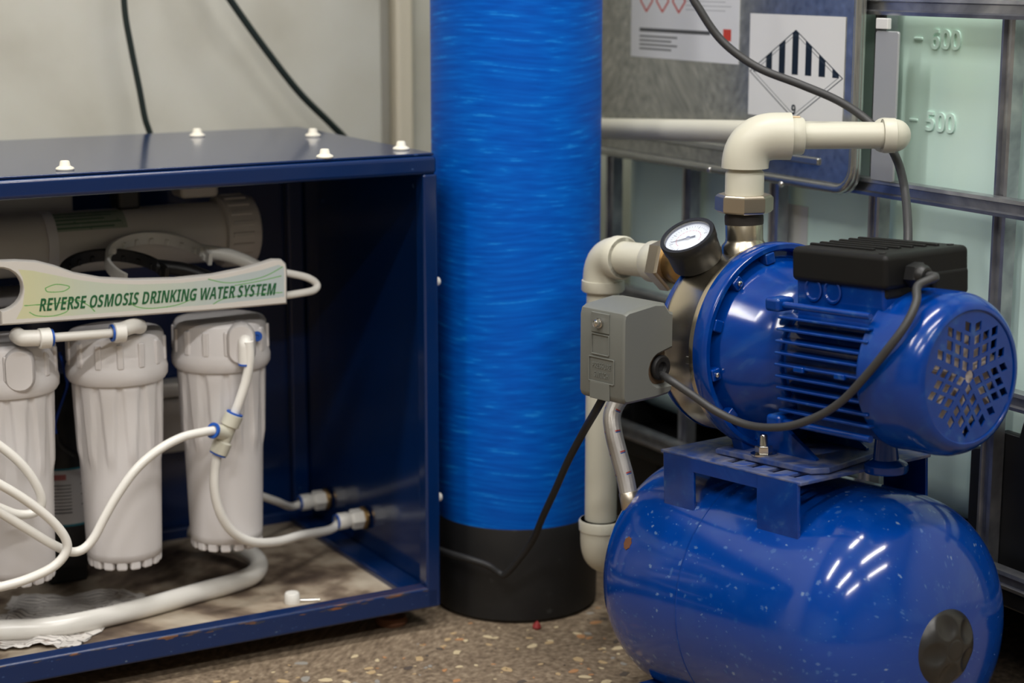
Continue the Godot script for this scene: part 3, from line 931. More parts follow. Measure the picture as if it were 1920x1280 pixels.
func terminal_box(t: Node) -> void:
	var k: Material = mats.terminal_black
	var y0 := 0.189
	var box := part(t, "terminal_box", mb().rbox(Vector3(0.118, 0.034, 0.126), 0.006, at(0.004, y0 + 0.013, 0.1155), 3), k, Transform3D.IDENTITY, "black ribbed terminal box")
	part(box, "base_skirt", mb().rbox(Vector3(0.106, 0.012, 0.118), 0.003, at(0.004, y0 - 0.007, 0.1155), 2), k)
	part(box, "capacitor_cover", mb().rbox(Vector3(0.05, 0.026, 0.03), 0.004, at(0.036, y0 - 0.004, 0.165), 2), k)
	for i in 6:
		var x := -0.03 + 0.0135 * i
		var ln := 0.085 + 0.004 * i
		part(box, "lid_rib", mb().rbox(Vector3(0.0045, 0.0032, ln), 0.0012, at(x, y0 + 0.0305, 0.056 + ln / 2)), k)
	for q in [[-0.045, 0.165], [0.05, 0.165]]:
		part(box, "lid_screw", mb().lathe([Vector2(0.0035, 0.0), Vector2(0.0035, 0.0012), Vector2(0, 0.0014)], at(q[0], y0 + 0.0298, q[1]), 12), mats.black_rubber)
	# cable gland on the end towards the fan
	var gz := Transform3D(Basis(Vector3(1, 0, 0), Vector3(0, 0, 1), Vector3(0, -1, 0)), Vector3(-0.02, y0 + 0.009, 0.1785))
	part(box, "cable_gland", mb().extr(hexagon(0.0125), 0.014, 0.0015, at(-0.02, y0 + 0.009, 0.178)), mats.black_plastic)
	part(box, "gland_nose", mb().lathe([Vector2(0.0105, 0.012), Vector2(0.0105, 0.016), Vector2(0.008, 0.02), Vector2(0.0055, 0.0205)], gz, 20), mats.black_plastic)

func feet(t: Node) -> void:
	var blue: Material = mats.pump_blue
	# plate under the adapter with a web and two gussets
	var pl := PackedVector2Array([Vector2(-0.07, -0.045), Vector2(0.065, -0.06), Vector2(0.07, 0.07), Vector2(0.05, 0.08), Vector2(-0.05, 0.1), Vector2(-0.066, 0.09)])
	var fp := part(t, "foot_plate", mb().extr(pl, 0.006, 0.0015, Transform3D(Basis(Vector3(1, 0, 0), Vector3(0, 0, 1), Vector3(0, -1, 0)), Vector3(0, 0.002, 0))), mats.dusty_blue, Transform3D.IDENTITY, "dusty mounting foot")
	fp.position.y = 0.0
	var web := PackedVector2Array([Vector2(-0.055, -0.002), Vector2(0.055, -0.002), Vector2(0.07, 0.05), Vector2(-0.07, 0.05)])
	part(fp, "web", mb().extr(web, 0.016, 0.002, at(0, 0, -0.034)), blue)
	for s in [-1, 1]:
		var gs := PackedVector2Array([Vector2(-0.02, 0), Vector2(0.07, 0), Vector2(0.07, 0.004), Vector2(0.0, 0.045), Vector2(-0.02, 0.05)])
		part(fp, "gusset", mb().extr(gs, 0.005, 0.001, Transform3D(Basis(Vector3(0, 0, 1), Vector3(0, 1, 0), Vector3(-1, 0, 0)), Vector3(s * 0.036 + 0.0025, 0, 0))), blue)
	for q in [Vector3(-0.055, 0.002, 0.012), Vector3(0.052, 0.002, 0.0)]:
		var bo := part(fp, "anchor_bolt", mb().lathe([Vector2(0.0044, 0), Vector2(0.0044, 0.02), Vector2(0.0036, 0.0212), Vector2(0, 0.0212)], at(q.x, q.y, q.z), 14), mats.chrome, Transform3D.IDENTITY, "steel bolt")
		part(bo, "washer", mb().lathe([Vector2(0, 0), Vector2(0.0138, 0), Vector2(0.0138, 0.0018), Vector2(0, 0.0018)], at(q.x, q.y, q.z), 24), mats.chrome)
		part(bo, "nut", mb().extr(hexagon(0.0092), 0.008, 0.0012, Transform3D(Basis(Vector3(1, 0, 0), Vector3(0, 0, -1), Vector3(0, 1, 0)), q + Vector3(0, 0.0016, 0))), mats.chrome)
	part(t, "rear_support", mb().lathe([Vector2(0, -0.005), Vector2(0.021, -0.005), Vector2(0.022, -0.003), Vector2(0.0215, 0.003), Vector2(0.019, 0.005), Vector2(0.013, 0.008), Vector2(0.0105, 0.03), Vector2(0.0105, 0.05)], at(0.0, 0, 0.128), 24), blue)

func gauge(t: Node) -> void:
	var inv := (PT * at(0, YB, 0)).affine_inverse()
	var face := inv * pd(1288, 441, 1.955)
	var r0 := ray(1288, 441).normalized()
	var side := cam_basis.x
	var upv := side.cross(r0).normalized() * -1.0
	if upv.y < 0: upv = -upv
	var dir := (inv.basis * (r0 * -0.5 + (side * -0.40 + upv * 0.91).normalized() * 0.866)).normalized()
	var xf := axis(face, dir)
	var g := part(t, "pressure_gauge", mb().lathe([Vector2(0, -0.036), Vector2(0.024, -0.036), Vector2(0.0275, -0.033), Vector2(0.0285, -0.012), Vector2(0.0295, -0.011), Vector2(0.0302, -0.001), Vector2(0.0295, 0.0005), Vector2(0.0255, 0.0005), Vector2(0.025, -0.004)], xf, 48), mats.black_plastic, Transform3D.IDENTITY, "black round pressure gauge")
	var im := image(256, 256, rgb8(226, 232, 240))
	var cc := Vector2(128, 128)
	for k in 31:
		var a := deg_to_rad(135 + 270.0 * k / 30)
		var long := k % 5 == 0
		draw_line(im, cc + Vector2.from_angle(a) * (88 if long else 98), cc + Vector2.from_angle(a) * 108, 4 if long else 2, rgb8(52, 58, 70))
	for k in 16:
		var a := deg_to_rad(150 + 240.0 * k / 15)
		var b := deg_to_rad(150 + 240.0 * (k + 0.7) / 15)
		draw_line(im, cc + Vector2.from_angle(a) * 70, cc + Vector2.from_angle(b) * 70, 3, rgb8(204, 92, 96))
	var dial := mb()
	var yaxis := xf.basis.y
	var s2 := (inv.basis * cam_basis.x - yaxis * yaxis.dot(inv.basis * cam_basis.x)).normalized()
	var df := Transform3D(Basis(s2, yaxis.cross(s2), yaxis), face)
	var ring := PackedVector2Array()
	for k in 32: ring.append(Vector2.from_angle(TAU * k / 32) * 0.0252)
	dial.extr(ring, 0.001, 0, df * at(0, 0, -0.0055))
	part(g, "dial", dial, textured("dial_print", ImageTexture.create_from_image(im), 0.5), Transform3D.IDENTITY, "pale dial with fine marks")
	var nd := deg_to_rad(172)
	var needle := mb().extr(PackedVector2Array([Vector2(-0.008, -0.0011), Vector2(-0.004, -0.0006), Vector2(0.019, -0.0002), Vector2(0.019, 0.0002), Vector2(-0.004, 0.0006), Vector2(-0.008, 0.0011)]), 0.0004, 0, df * Transform3D(Basis(Vector3(0, 0, 1), nd), Vector3(0, 0, -0.0035)))
	part(g, "needle", needle, mat("ink", rgb8(24, 34, 40), 0.6))
	part(g, "needle_hub", mb().lathe([Vector2(0.0024, -0.0042), Vector2(0.0024, -0.0028), Vector2(0, -0.0026)], xf, 12), mats.chrome)
	var gl := mat("gauge_glass", Color(1, 1, 1, 0.06), 0.03)
	gl.transparency = BaseMaterial3D.TRANSPARENCY_ALPHA
	part(g, "glass", mb().extr(ring, 0.0006, 0, df * at(0, 0, -0.0015)), gl)
	part(g, "stem", mb().lathe([Vector2(0.009, -0.075), Vector2(0.009, -0.05), Vector2(0.012, -0.048), Vector2(0.012, -0.036)], xf, 12), mats.brass)

func pressure_switch(t: Node) -> void:
	var inv := (PT * at(0, YB, 0)).affine_inverse()
	var near := pd(1167, 761, 1.885)
	var dr := heading(48)      # along the plain side
	var dl := heading(-42)     # along the lettered front
	# profile x along dr, y up; extruded along dl
	var W := 0.068
	var D := 0.079
	var H := 0.104
	var k0 := 0.9425
	var fr := inv * Transform3D(Basis(dr * k0, Vector3.UP * k0, -dl * k0), near + dl * W * k0)
	# outline of the plain side with an open notch for the cable at the far lower corner
	var o := PackedVector2Array([Vector2(0.006, 0.0), Vector2(0.05, 0.0), Vector2(D - 0.006, 0.002), Vector2(D, 0.006), Vector2(D, 0.0135), Vector2(0.06, 0.0135)])
	for k in 9: o.append(Vector2(0.06, 0.031) + Vector2.from_angle(-PI / 2 - PI * 0.9 * k / 8.0) * 0.0175)
	o.append_array(PackedVector2Array([Vector2(D, 0.053), Vector2(D, 0.092), Vector2(D - 0.006, 0.094), Vector2(D - 0.014, H), Vector2(D - 0.03, H + 0.002), Vector2(0.008, H - 0.002), Vector2(0.002, H - 0.005), Vector2(0, H - 0.012), Vector2(0.0, 0.008), Vector2(0.002, 0.003)]))
	var g := part(t, "pressure_switch", mb().extr(o, W, 0.003, fr), mats.switch_grey, Transform3D.IDENTITY, "grey plastic pressure switch with a cable notch")
	part(g, "switch_base", mb().rbox(Vector3(D - 0.012, 0.07, W - 0.016), 0.003, fr * at(D / 2 + 0.002, 0.046, W / 2)), mats.switch_dark, Transform3D.IDENTITY, "brown metal base inside the cover")
	part(g, "grommet", mb().lathe([Vector2(0.006, 0.001), Vector2(0.0125, 0.0), Vector2(0.014, 0.002), Vector2(0.014, 0.005), Vector2(0.012, 0.007), Vector2(0.007, 0.0065), Vector2(0.0055, 0.003), Vector2(0, 0.002)], fr * Transform3D(Basis(Vector3(1, 0, 0), PI / 2), Vector3(0.064, 0.032, W - 0.009)), 24), mats.black_rubber, Transform3D.IDENTITY, "black rubber grommet")
	# details on the lettered front, whose outward direction is -dr
	var ff := inv * Transform3D(Basis(-dl * k0, Vector3.UP * k0, -dr * k0), near + dl * (W / 2) * k0)
	var gm: Material = mats.switch_grey
	for q in [[0.0, 0.086, 0.027, 0.022], [0.0, 0.0108, 0.03, 0.019]]:
		part(g, "raised_panel", mb().rbox(Vector3(q[2], q[3], 0.002), 0.0008, ff * at(q[0], q[1], 0.0006)), gm)
	for q in [[0.0, 0.062, 0.026, 0.022], [0.002, 0.034, 0.038, 0.027]]:
		part(g, "frame_edge", mb().rbox(Vector3(q[2], 0.0014, 0.0016), 0.0005, ff * at(q[0], q[1] + q[3] / 2, 0.0007)), gm)
		part(g, "frame_edge", mb().rbox(Vector3(q[2], 0.0014, 0.0016), 0.0005, ff * at(q[0], q[1] - q[3] / 2, 0.0007)), gm)
		part(g, "frame_edge", mb().rbox(Vector3(0.0014, q[3], 0.0016), 0.0005, ff * at(q[0] - q[2] / 2, q[1], 0.0007)), gm)
		part(g, "frame_edge", mb().rbox(Vector3(0.0014, q[3], 0.0016), 0.0005, ff * at(q[0] + q[2] / 2, q[1], 0.0007)), gm)
	part(g, "lettering", text_mesh("PRESSURE", 0.0085, 0.0008), gm, ff * Transform3D(Basis.IDENTITY.scaled(Vector3(0.72, 1, 1)), Vector3(0.002, 0.0385, 0.0004)), "embossed word PRESSURE")
	part(g, "lettering", text_mesh("SWITCH", 0.0085, 0.0008), gm, ff * Transform3D(Basis.IDENTITY.scaled(Vector3(0.72, 1, 1)), Vector3(0.002, 0.0285, 0.0004)), "embossed word SWITCH")
	part(g, "cover_nut", mb().lathe([Vector2(0.0055, 0.001), Vector2(0.0055, 0.003), Vector2(0.0045, 0.0032), Vector2(0.0045, 0.006), Vector2(0.0036, 0.0085), Vector2(0, 0.0095)], ff * Transform3D(Basis(Vector3(1, 0, 0), PI / 2), Vector3(0.0, 0.086, 0.001)), 16), mats.chrome, Transform3D.IDENTITY, "chrome cap nut")

# ------------------------------------------------------------------ plastic pipes
func elbow(parent: Node, a: Vector3, corner: Vector3, b: Vector3, r: float, m: Material, turn := 1.25, collars := true) -> void:
	# socket elbow: a bent body and a collar at each mouth
	var el := part(parent, "elbow", mb().tube(bend(a, corner, b, r * turn, 12), r, 28), m)
	if not collars: return
	for q in [[a, corner], [b, corner]]:
		var d: Vector3 = (q[0] - q[1]).normalized()
		part(el, "socket_collar", mb().lathe([Vector2(r * 0.9, -0.014), Vector2(r * 1.06, -0.013), Vector2(r * 1.08, -0.002), Vector2(r * 1.02, 0.0), Vector2(r * 0.6, 0.0)], axis(q[0], d), 28), m)

func pipes() -> void:
	var m: Material = mats.pvc
	# discharge line on top of the pump
	var neck := PT * Vector3(0, YB + 0.246, -0.073)
	var upn := PT.basis.y
	var corner := pd(1396, 254, 1.965)
	var t := thing("discharge_pipe", "cream plastic pipe with elbow rising from a steel union above the pump", "pipe", Transform3D(Basis.IDENTITY, neck))
	var base := neck
	var nut := mb().extr(ngon(8, 0.0308, 0.16), 0.019, 0.003, Transform3D(Basis(Vector3(1, 0, 0), Vector3(0, 0, -1), Vector3(0, 1, 0)), Vector3(0, -0.004, 0)))
	part(t, "union_nut", nut, mats.nut_steel, Transform3D.IDENTITY, "hexagonal steel union nut")
	corner = Vector3(neck.x, corner.y, neck.z) - base
	part(t, "adapter", mb().lathe([Vector2(0.018, 0.012), Vector2(0.0205, 0.013), Vector2(0.0205, 0.037), Vector2(0.0195, 0.039), Vector2(0.0175, 0.041), Vector2(0.0175, 0.05)], Transform3D.IDENTITY, 32), m)
	var rt := heading(90)
	elbow(t, Vector3(0, 0.043, 0), corner, corner + rt * 0.047, 0.0248, m, 1.3, false)
	part(t, "print_tab", mb().rbox(Vector3(0.011, 0.002, 0.006), 0.0008, Transform3D(Basis(rt, Vector3.UP, rt.cross(Vector3.UP)), corner + rt * 0.051 + Vector3(0, 0.02, 0))), mat("tab_tan", rgb8(206, 184, 152), 0.6))
	part(t, "coupling", mb().lathe([Vector2(0.0195, 0.0), Vector2(0.0195, 0.016), Vector2(0.0185, 0.0175), Vector2(0.0135, 0.0175)], axis(corner + rt * 0.043, rt), 28), m)
	var fin := pd(1688, 252, 1.965) - base
	fin.y = corner.y
	part(t, "pipe_run", mb().tube([corner + rt * 0.05, fin - rt * 0.016], 0.0138, 28), m)
	var far := pd(1135, 241, 2.515) - base
	var back := (far - fin).normalized()
	elbow(t, fin - rt * 0.019, fin, fin + back * 0.03, 0.0172, m, 0.9)
	part(t, "pipe_run", mb().tube([fin + back * 0.025, far + back * 0.28], 0.0138, 24), m)
	# suction line
	var inl := PT * Vector3(0, YB + 0.178, -0.2)
	var back2 := -PT.basis.z
	var c2 := inl + back2 * 0.113
	t = thing("suction_pipe", "cream plastic pipe dropping beside the blue vessel to a low elbow", "pipe", Transform3D(Basis.IDENTITY, Vector3(c2.x, 0.09, c2.z)))
	base = t.position
	inl -= base
	c2 -= base
	part(t, "union_nut", mb().extr(hexagon(0.031), 0.02, 0.003, Transform3D(Basis(PT.basis.x, PT.basis.y, PT.basis.z), inl + back2 * 0.006)), mats.nut_steel, Transform3D.IDENTITY, "hexagonal steel union nut")
	part(t, "adapter", mb().lathe([Vector2(0.02, 0.0), Vector2(0.0235, 0.001), Vector2(0.0235, 0.018), Vector2(0.022, 0.02), Vector2(0.0185, 0.021)], axis(inl + back2 * 0.006, back2), 32), m)
	part(t, "pipe_run", mb().tube([inl + back2 * 0.02, c2 - back2 * 0.02], 0.0192, 28), m)
	elbow(t, c2 - back2 * 0.038, c2, c2 + Vector3(0, -0.042, 0), 0.0235, m, 1.2)
	var low := Vector3(c2.x, 0.125 - base.y, c2.z)
	part(t, "pipe_run", mb().tube([c2 + Vector3(0, -0.035, 0), low + Vector3(0, 0.025, 0)], 0.0192, 28), m)
	var away := heading(20)
	elbow(t, low + Vector3(0, 0.04, 0), low - Vector3(0, 0.008, 0), low - Vector3(0, 0.008, 0) + away * 0.04, 0.0245, m, 1.2)
	part(t, "pipe_run", mb().tube([low - Vector3(0, 0.008, 0) + away * 0.035, low - Vector3(0, 0.008, 0) + away * 0.15], 0.0192, 24), m)
	# braided hose between pump and tank
	var bi := image(64, 256, rgb8(186, 182, 176))
	var weave := image(64, 256, Color.BLACK)
	for yy in 256:
		for xx in 64:
			var k := 0.5 + 0.5 * sin((xx + yy) * 0.785) * sin((xx - yy) * 0.785)
			weave.set_pixel(xx, yy, Color(k, k, k))
	for k in 3:
		bi.fill_rect(Rect2i(8 + 21 * k, 100, 7, 16), rgb8(176, 60, 44))
		bi.fill_rect(Rect2i(8 + 21 * k, 118, 7, 14), rgb8(44, 84, 150))
	var bm := grain(textured("braid", ImageTexture.create_from_image(bi), 0.35, 0.6), ImageTexture.create_from_image(weave), 0.04)
	bm.uv1_scale = Vector3(1, 42, 1)
	var path := smooth([pd(1215, 700, 2.06), pd(1172, 735, 2.05), pd(1149, 772, 2.045), pd(1150, 808, 2.045), pd(1160, 850, 2.045), pd(1172, 893, 2.045), pd(1179, 928, 2.045)], 8)
	t = thing("braided_hose", "steel braided hose with red and blue flecks bending down to the pressure tank", "hose")
	part(t, "hose", mb().tube(path, 0.0098, 18), bm)
	var en: Vector3 = path[-1]
	var dn := (en - Vector3(path[-3])).normalized()
	part(t, "ferrule", mb().lathe([Vector2(0.0096, -0.004), Vector2(0.0106, -0.003), Vector2(0.0106, 0.014), Vector2(0.0085, 0.017), Vector2(0.0085, 0.022), Vector2(0.0125, 0.023), Vector2(0.0125, 0.035), Vector2(0, 0.035)], axis(en, dn), 20), mats.nut_steel)

# ------------------------------------------------------------------ water filter unit in the cabinet
func housing_at(t: Node, p: Vector3, fitting: String) -> void:
	var m: Material = mats.filter_white
	# bowl: fluted shoulder, plain barrel, castellated foot
	var prof := [Vector2(0.0, -0.232), Vector2(0.036, -0.232)]
	for k in 25:
		var s := k / 24.0
		prof.append(Vector2(lerpf(0.0442, 0.0505, s), lerpf(-0.228, -0.018, s)))
	prof.append(Vector2(0.052, -0.01))
	var bowl := mb().lathe(prof, Transform3D.IDENTITY, 144, 12)
	bowl.recompute()
	for k in 16:
		var a := TAU * k / 16
		bowl.rbox(Vector3(0.009, 0.017, 0.0128), 0.003, Transform3D(Basis(Vector3.UP, -a), Vector3.ZERO) * at(0.0392, -0.2305, 0))
	var h := part(t, "filter_housing", bowl, m, Transform3D(Basis.IDENTITY, p), "white fluted filter bowl")
	var cap := mb().lathe([Vector2(0.05, -0.014), Vector2(0.056, -0.013), Vector2(0.059, -0.008), Vector2(0.0595, 0.0), Vector2(0.058, 0.006), Vector2(0.0565, 0.01), Vector2(0.0555, 0.04), Vector2(0.053, 0.044), Vector2(0.045, 0.046), Vector2(0, 0.046)], Transform3D.IDENTITY, 64)
	var cp := part(h, "cap", cap, m)
	for k in 14:
		var a := TAU * k / 14
		cap = mb().rbox(Vector3(0.006, 0.03, 0.008), 0.002, Transform3D(Basis(Vector3.UP, -a), Vector3.ZERO) * at(0.0555, 0.022, 0))
		part(h, "cap_rib", cap, m)
	var fdir := heading(180 - 12)
	var bx := Transform3D(Basis(Vector3.UP.cross(fdir), Vector3.UP, fdir), fdir * 0.05)
	var boss := rect(0.034, 0.05, 0.016, 5)
	if fitting == "right":
		part(h, "port_boss", mb().extr(boss, 0.032, 0.003, bx * at(0.021, 0.022, -0.02)), m)
		var e0 := bx * Vector3(0.0255, 0.026, 0.014)
		part(h, "elbow_fitting", mb().tube(bend(bx * Vector3(0.0255, 0.026, 0.0), e0, e0 + Vector3(0, -0.026, 0), 0.006), 0.0085, 16), mats.pvc_white)
		part(h, "blue_clip", mb().lathe([Vector2(0.0075, 0), Vector2(0.0092, 0), Vector2(0.0092, 0.0022), Vector2(0.0075, 0.0022)], axis(e0 + Vector3(0, -0.028, 0), Vector3.UP), 20), mats.clip_blue)
		part(h, "blue_badge", mb().lathe([Vector2(0.0062, 0), Vector2(0.006, 0.0014), Vector2(0.0025, 0.0016), Vector2(0.0018, 0.0002), Vector2(0, 0.0002)], Transform3D(axis(Vector3.ZERO, fdir).basis, bx * Vector3(0.041, 0.028, -0.006)), 20), mats.clip_blue)
	elif fitting == "start":
		part(h, "port_boss", mb().extr(boss, 0.03, 0.003, bx * at(0.018, 0.02, -0.02)), m)

func filter_unit() -> void:
	var z := -2.10
	var t := thing("filter_unit", "white three-stage drinking water filter unit with a printed green panel inside the cabinet", "water filter", at(0.653, 0.1, z))
	var o := t.position
	var m: Material = mats.filter_white
	var hs := [Vector3(0.523, 0.353, z) - o, Vector3(0.653, 0.353, z) - o, Vector3(0.783, 0.355, z) - o]
	housing_at(t, hs[0], "start")
	housing_at(t, hs[1], "end")
	housing_at(t, hs[2], "right")
	# link tube between the first two caps, with quick fittings
	var a := pz(62, 634, -2.03) - o
	var b := pz(95, 633, -2.028) - o
	var c := pz(212, 624, -2.03) - o
	var d := pz(250, 610, -2.035) - o
	part(t, "elbow_fitting", mb().tube(bend(pz(32, 628, -2.045) - o, pz(40, 634, -2.03) - o, b, 0.006), 0.0092, 16), mats.pvc_white)
	part(t, "elbow_fitting", mb().tube(bend(c, d, pz(262, 612, -2.05) - o, 0.008), 0.0088, 16), mats.pvc_white)
	part(t, "link_tube", mb().tube([b, c], 0.0052, 14), mats.tube_white)
	for q in [[b, c], [c, b]]:
		var dd: Vector3 = (q[1] - q[0]).normalized()
		part(t, "collar", mb().lathe([Vector2(0.009, -0.014), Vector2(0.0115, -0.013), Vector2(0.0115, -0.001), Vector2(0.009, 0.0)], axis(q[0], dd), 20), mats.pvc_white)
		part(t, "blue_clip", mb().lathe([Vector2(0.007, 0), Vector2(0.0098, 0), Vector2(0.0098, 0.0022), Vector2(0.007, 0.0022)], axis(q[0], dd), 20), mats.clip_blue)
	# printed front panel
	panel(t, o)
	# membrane housing lying behind
	var my := 0.487
	var mz := -2.215
	var ax := Vector3(1, 0, 0)
	var mem := part(t, "membrane_housing", mb().lathe([Vector2(0, -0.36), Vector2(0.0375, -0.36), Vector2(0.0375, 0.13), Vector2(0.0375, 0.158)], axis(Vector3(0.683, my, mz) - o, ax), 56), mats.membrane_white, Transform3D.IDENTITY, "grey white membrane housing")
	part(mem, "end_cap", mb().lathe([Vector2(0.0375, 0.142), Vector2(0.0435, 0.143), Vector2(0.0448, 0.147), Vector2(0.0448, 0.178), Vector2(0.043, 0.186), Vector2(0.036, 0.19), Vector2(0.01, 0.191), Vector2(0.009, 0.2), Vector2(0, 0.2)], axis(Vector3(0.683, my, mz) - o, ax), 56), mats.membrane_white)
	for k in 20:
		var an := TAU * k / 20
		part(mem, "grip_rib", mb().rbox(Vector3(0.028, 0.003, 0.006), 0.001, Transform3D(Basis(ax, an), Vector3(0.845, my, mz) - o) * at(0, 0.0448, 0)), mats.membrane_white)
	part(mem, "strap", mb().lathe([Vector2(0.0375, -0.006), Vector2(0.0395, -0.006), Vector2(0.0395, 0.006), Vector2(0.0375, 0.006)], axis(pz(85, 465, mz) * Vector3(1, 0, 0) + Vector3(0, my, mz) - o, ax), 48), mats.filter_white)
	# its printed label, a curved sheet
	var li := image(256, 64, rgb8(150, 158, 140))
	for k in 5: draw_line(li, Vector2(10, 8 + 12 * k), Vector2(240 - 26 * (k % 3), 8 + 12 * k), 4, rgb8(70, 104, 80))
	specks(li, 60, 5, [rgb8(90, 120, 94), rgb8(176, 178, 168)], 3)
	var lb := mb()
	var x0: float = (pz(90, 430, mz + 0.03) - o).x
	var x1: float = (pz(238, 420, mz + 0.03) - o).x
	var prev := []
	for k in 9:
		var an := deg_to_rad(28 + 48.0 * k / 8)
		var nn := Vector3(0, sin(an), cos(an))
		var p := Vector3(0, my, mz) - o + nn * 0.0379
		var cur := [lb.vert(Vector3(x0, p.y, p.z), nn, Vector2(0, 1 - k / 8.0)), lb.vert(Vector3(x1, p.y, p.z), nn, Vector2(1, 1 - k / 8.0))]
		if k > 0: lb.quad(prev[0], prev[1], cur[1], cur[0])
		prev = cur
	part(mem, "printed_label", lb, textured("membrane_label", ImageTexture.create_from_image(li), 0.5), Transform3D.IDENTITY, "green printed label")
	# steel bracket behind
	part(t, "mounting_bracket", mb().rbox(Vector3(0.42, 0.075, 0.003), 0.001, at(0.45 - o.x, 0.535 - o.y, -2.275 - o.z)), mats.filter_white)
	part(t, "bracket_top", mb().rbox(Vector3(0.42, 0.003, 0.17), 0.001, at(0.45 - o.x, 0.428 - o.y, -2.19 - o.z)), mats.filter_white)
	part(t, "solenoid_valve", mb().rbox(Vector3(0.05, 0.03, 0.04), 0.006, at(0.8 - o.x, 0.547 - o.y, -2.22 - o.z), 2), mats.membrane_white)
	part(t, "valve_coil", mb().rbox(Vector3(0.03, 0.04, 0.035), 0.006, at(0.71 - o.x, 0.542 - o.y, -2.22 - o.z), 2), mats.black_plastic)
	part(t, "tube_loop", mb().tube(smooth([pz(500, 506, -2.06) - o, pz(545, 513, -2.06) - o, pz(578, 521, -2.06) - o, pz(594, 533, -2.06) - o, pz(588, 544, -2.055) - o, pz(560, 550, -2.05) - o, pz(520, 556, -2.05) - o]), 0.0046, 12), mats.tube_white)

func print_px(o: Vector3, box: Rect2, x: float, y: float) -> Vector2:
	var p := pz(x, y, -2.03) - o
	return Vector2((p.x - box.position.x) / box.size.x * 1024, (1 - (p.y - box.position.y) / box.size.y) * 256)

func panel(t: Node, o: Vector3) -> void:
	var z := -2.03
	var top := [[-60, 496], [-20, 489], [30, 487], [70, 489], [105, 498], [140, 511], [190, 520], [250, 523], [330, 521], [400, 514], [455, 503], [490, 493], [512, 486], [528, 486], [537, 494], [539, 506]]
	var bot := [[539, 570], [400, 582], [250, 593], [100, 604], [0, 611], [-60, 615]]
	var out := PackedVector2Array()
	for q in top:
		var p := pz(q[0], q[1], z) - o
		out.append(Vector2(p.x, p.y))
	for q in bot:
		var p := pz(q[0], q[1], z) - o
		out.append(Vector2(p.x, p.y))
	var box := Rect2(out[0], Vector2.ZERO)
	for q in out: box = box.expand(q)
	# oval opening: split the outline at its middle
	var hc := pz(-2, 543, z) - o
	var rw := 0.0255
	var rh := 0.0235
	var right := PackedVector2Array()
	var left := PackedVector2Array()
	for q in out:
		if q.x > hc.x: right.append(q)
	var ytop := (pz(-2, 488, z) - o).y
	var ybot := (pz(-2, 611, z) - o).y
	var k0 := right.size()
	right.append(Vector2(hc.x, ybot))
	for k in 13: right.append(Vector2(hc.x, hc.y) + Vector2.from_angle(-PI / 2 + PI * k / 12) * Vector2(rw, rh))
	right.append(Vector2(hc.x, ytop))
	left.append(Vector2(hc.x, ytop))
	for k in 13: left.append(Vector2(hc.x, hc.y) + Vector2.from_angle(PI / 2 + PI * k / 12) * Vector2(rw, rh))
	left.append(Vector2(hc.x, ybot))
	left.append(Vector2(hc.x - 0.12, ybot + 0.004))
	left.append(Vector2(hc.x - 0.12, ytop - 0.02))
	# print: pale yellow to pale blue-green with thin leaf-green swirls on a white border
	var W := 1024
	var H := 256
	var im := image(W, H, rgb8(232, 228, 222))
	var area := PackedVector2Array()
	for q in [[34, 505], [60, 507], [105, 516], [150, 525], [200, 531], [260, 533], [340, 530], [420, 521], [490, 506], [522, 496], [532, 500], [533, 556], [400, 570], [250, 582], [100, 594], [30, 598], [42, 575], [46, 545], [42, 520]]: area.append(print_px(o, box, q[0], q[1]))
	var bounds := Rect2(area[0], Vector2.ZERO)
	for q in area: bounds = bounds.expand(q)
	for yy in H:
		for xx in W:
			if not bounds.has_point(Vector2(xx, yy)) or not Geometry2D.is_point_in_polygon(Vector2(xx, yy), area): continue
			var s := (xx - bounds.position.x) / bounds.size.x
			im.set_pixel(xx, yy, rgb8(226, 226, 184).lerp(rgb8(212, 222, 206), smoothstep(0.0, 0.3, s)).lerp(rgb8(200, 212, 214), smoothstep(0.4, 0.9, s)))
	var green := rgb8(110, 182, 96)
	for sw in [[[45, 573], [75, 571], [110, 568], [140, 562], [165, 572], [178, 584]], [[55, 585], [70, 592], [100, 592], [125, 584], [130, 572]], [[245, 556], [250, 572], [280, 578], [330, 572], [365, 558]], [[400, 570], [420, 560], [470, 552], [530, 548]], [[390, 523], [430, 530], [490, 520], [530, 500]], [[85, 540], [105, 533], [130, 537], [118, 546], [90, 547], [85, 540]], [[440, 535], [480, 528], [528, 517]]]:
		var sp := smooth(sw.map(func(q): return Vector3(q[0], q[1], 0)), 6)
		for k in sp.size() - 1:
			draw_line(im, print_px(o, box, sp[k].x, sp[k].y), print_px(o, box, sp[k + 1].x, sp[k + 1].y), 3.2, green)
	var pm := textured("panel_print", ImageTexture.create_from_image(im), 0.4)
	var pn := part(t, "front_panel", mb().extr(right, 0.01, 0.002, at(0, 0, z - 0.01 - o.z), box), pm, Transform3D.IDENTITY, "white panel printed pale green")
	part(pn, "panel_end", mb().extr(left, 0.01, 0.002, at(0, 0, z - 0.01 - o.z)), mats.filter_white)
	var p0 := pz(75, 572, z) - o
	var p1 := pz(516, 542, z) - o
	var ln := p1 - p0
	var tm := text_mesh("REVERSE OSMOSIS DRINKING WATER SYSTEM", 0.0195, 0.0006)
	tm.horizontal_alignment = HORIZONTAL_ALIGNMENT_CENTER
	var wd: float = tm.get_aabb().size.x
	var ud := ln.normalized()
	var k := ln.length() / maxf(wd, 0.01)
	part(pn, "lettering", tm, mat("leaf_green", rgb8(34, 104, 62), 0.5), Transform3D(Basis(ud * k, Vector3(0.2, 1, 0), Vector3(0, 0, 1)), (p0 + p1) / 2 + Vector3(0, 0.0, z + 0.0004 - o.z - (p0.z + p1.z) / 2)), "green capital lettering")

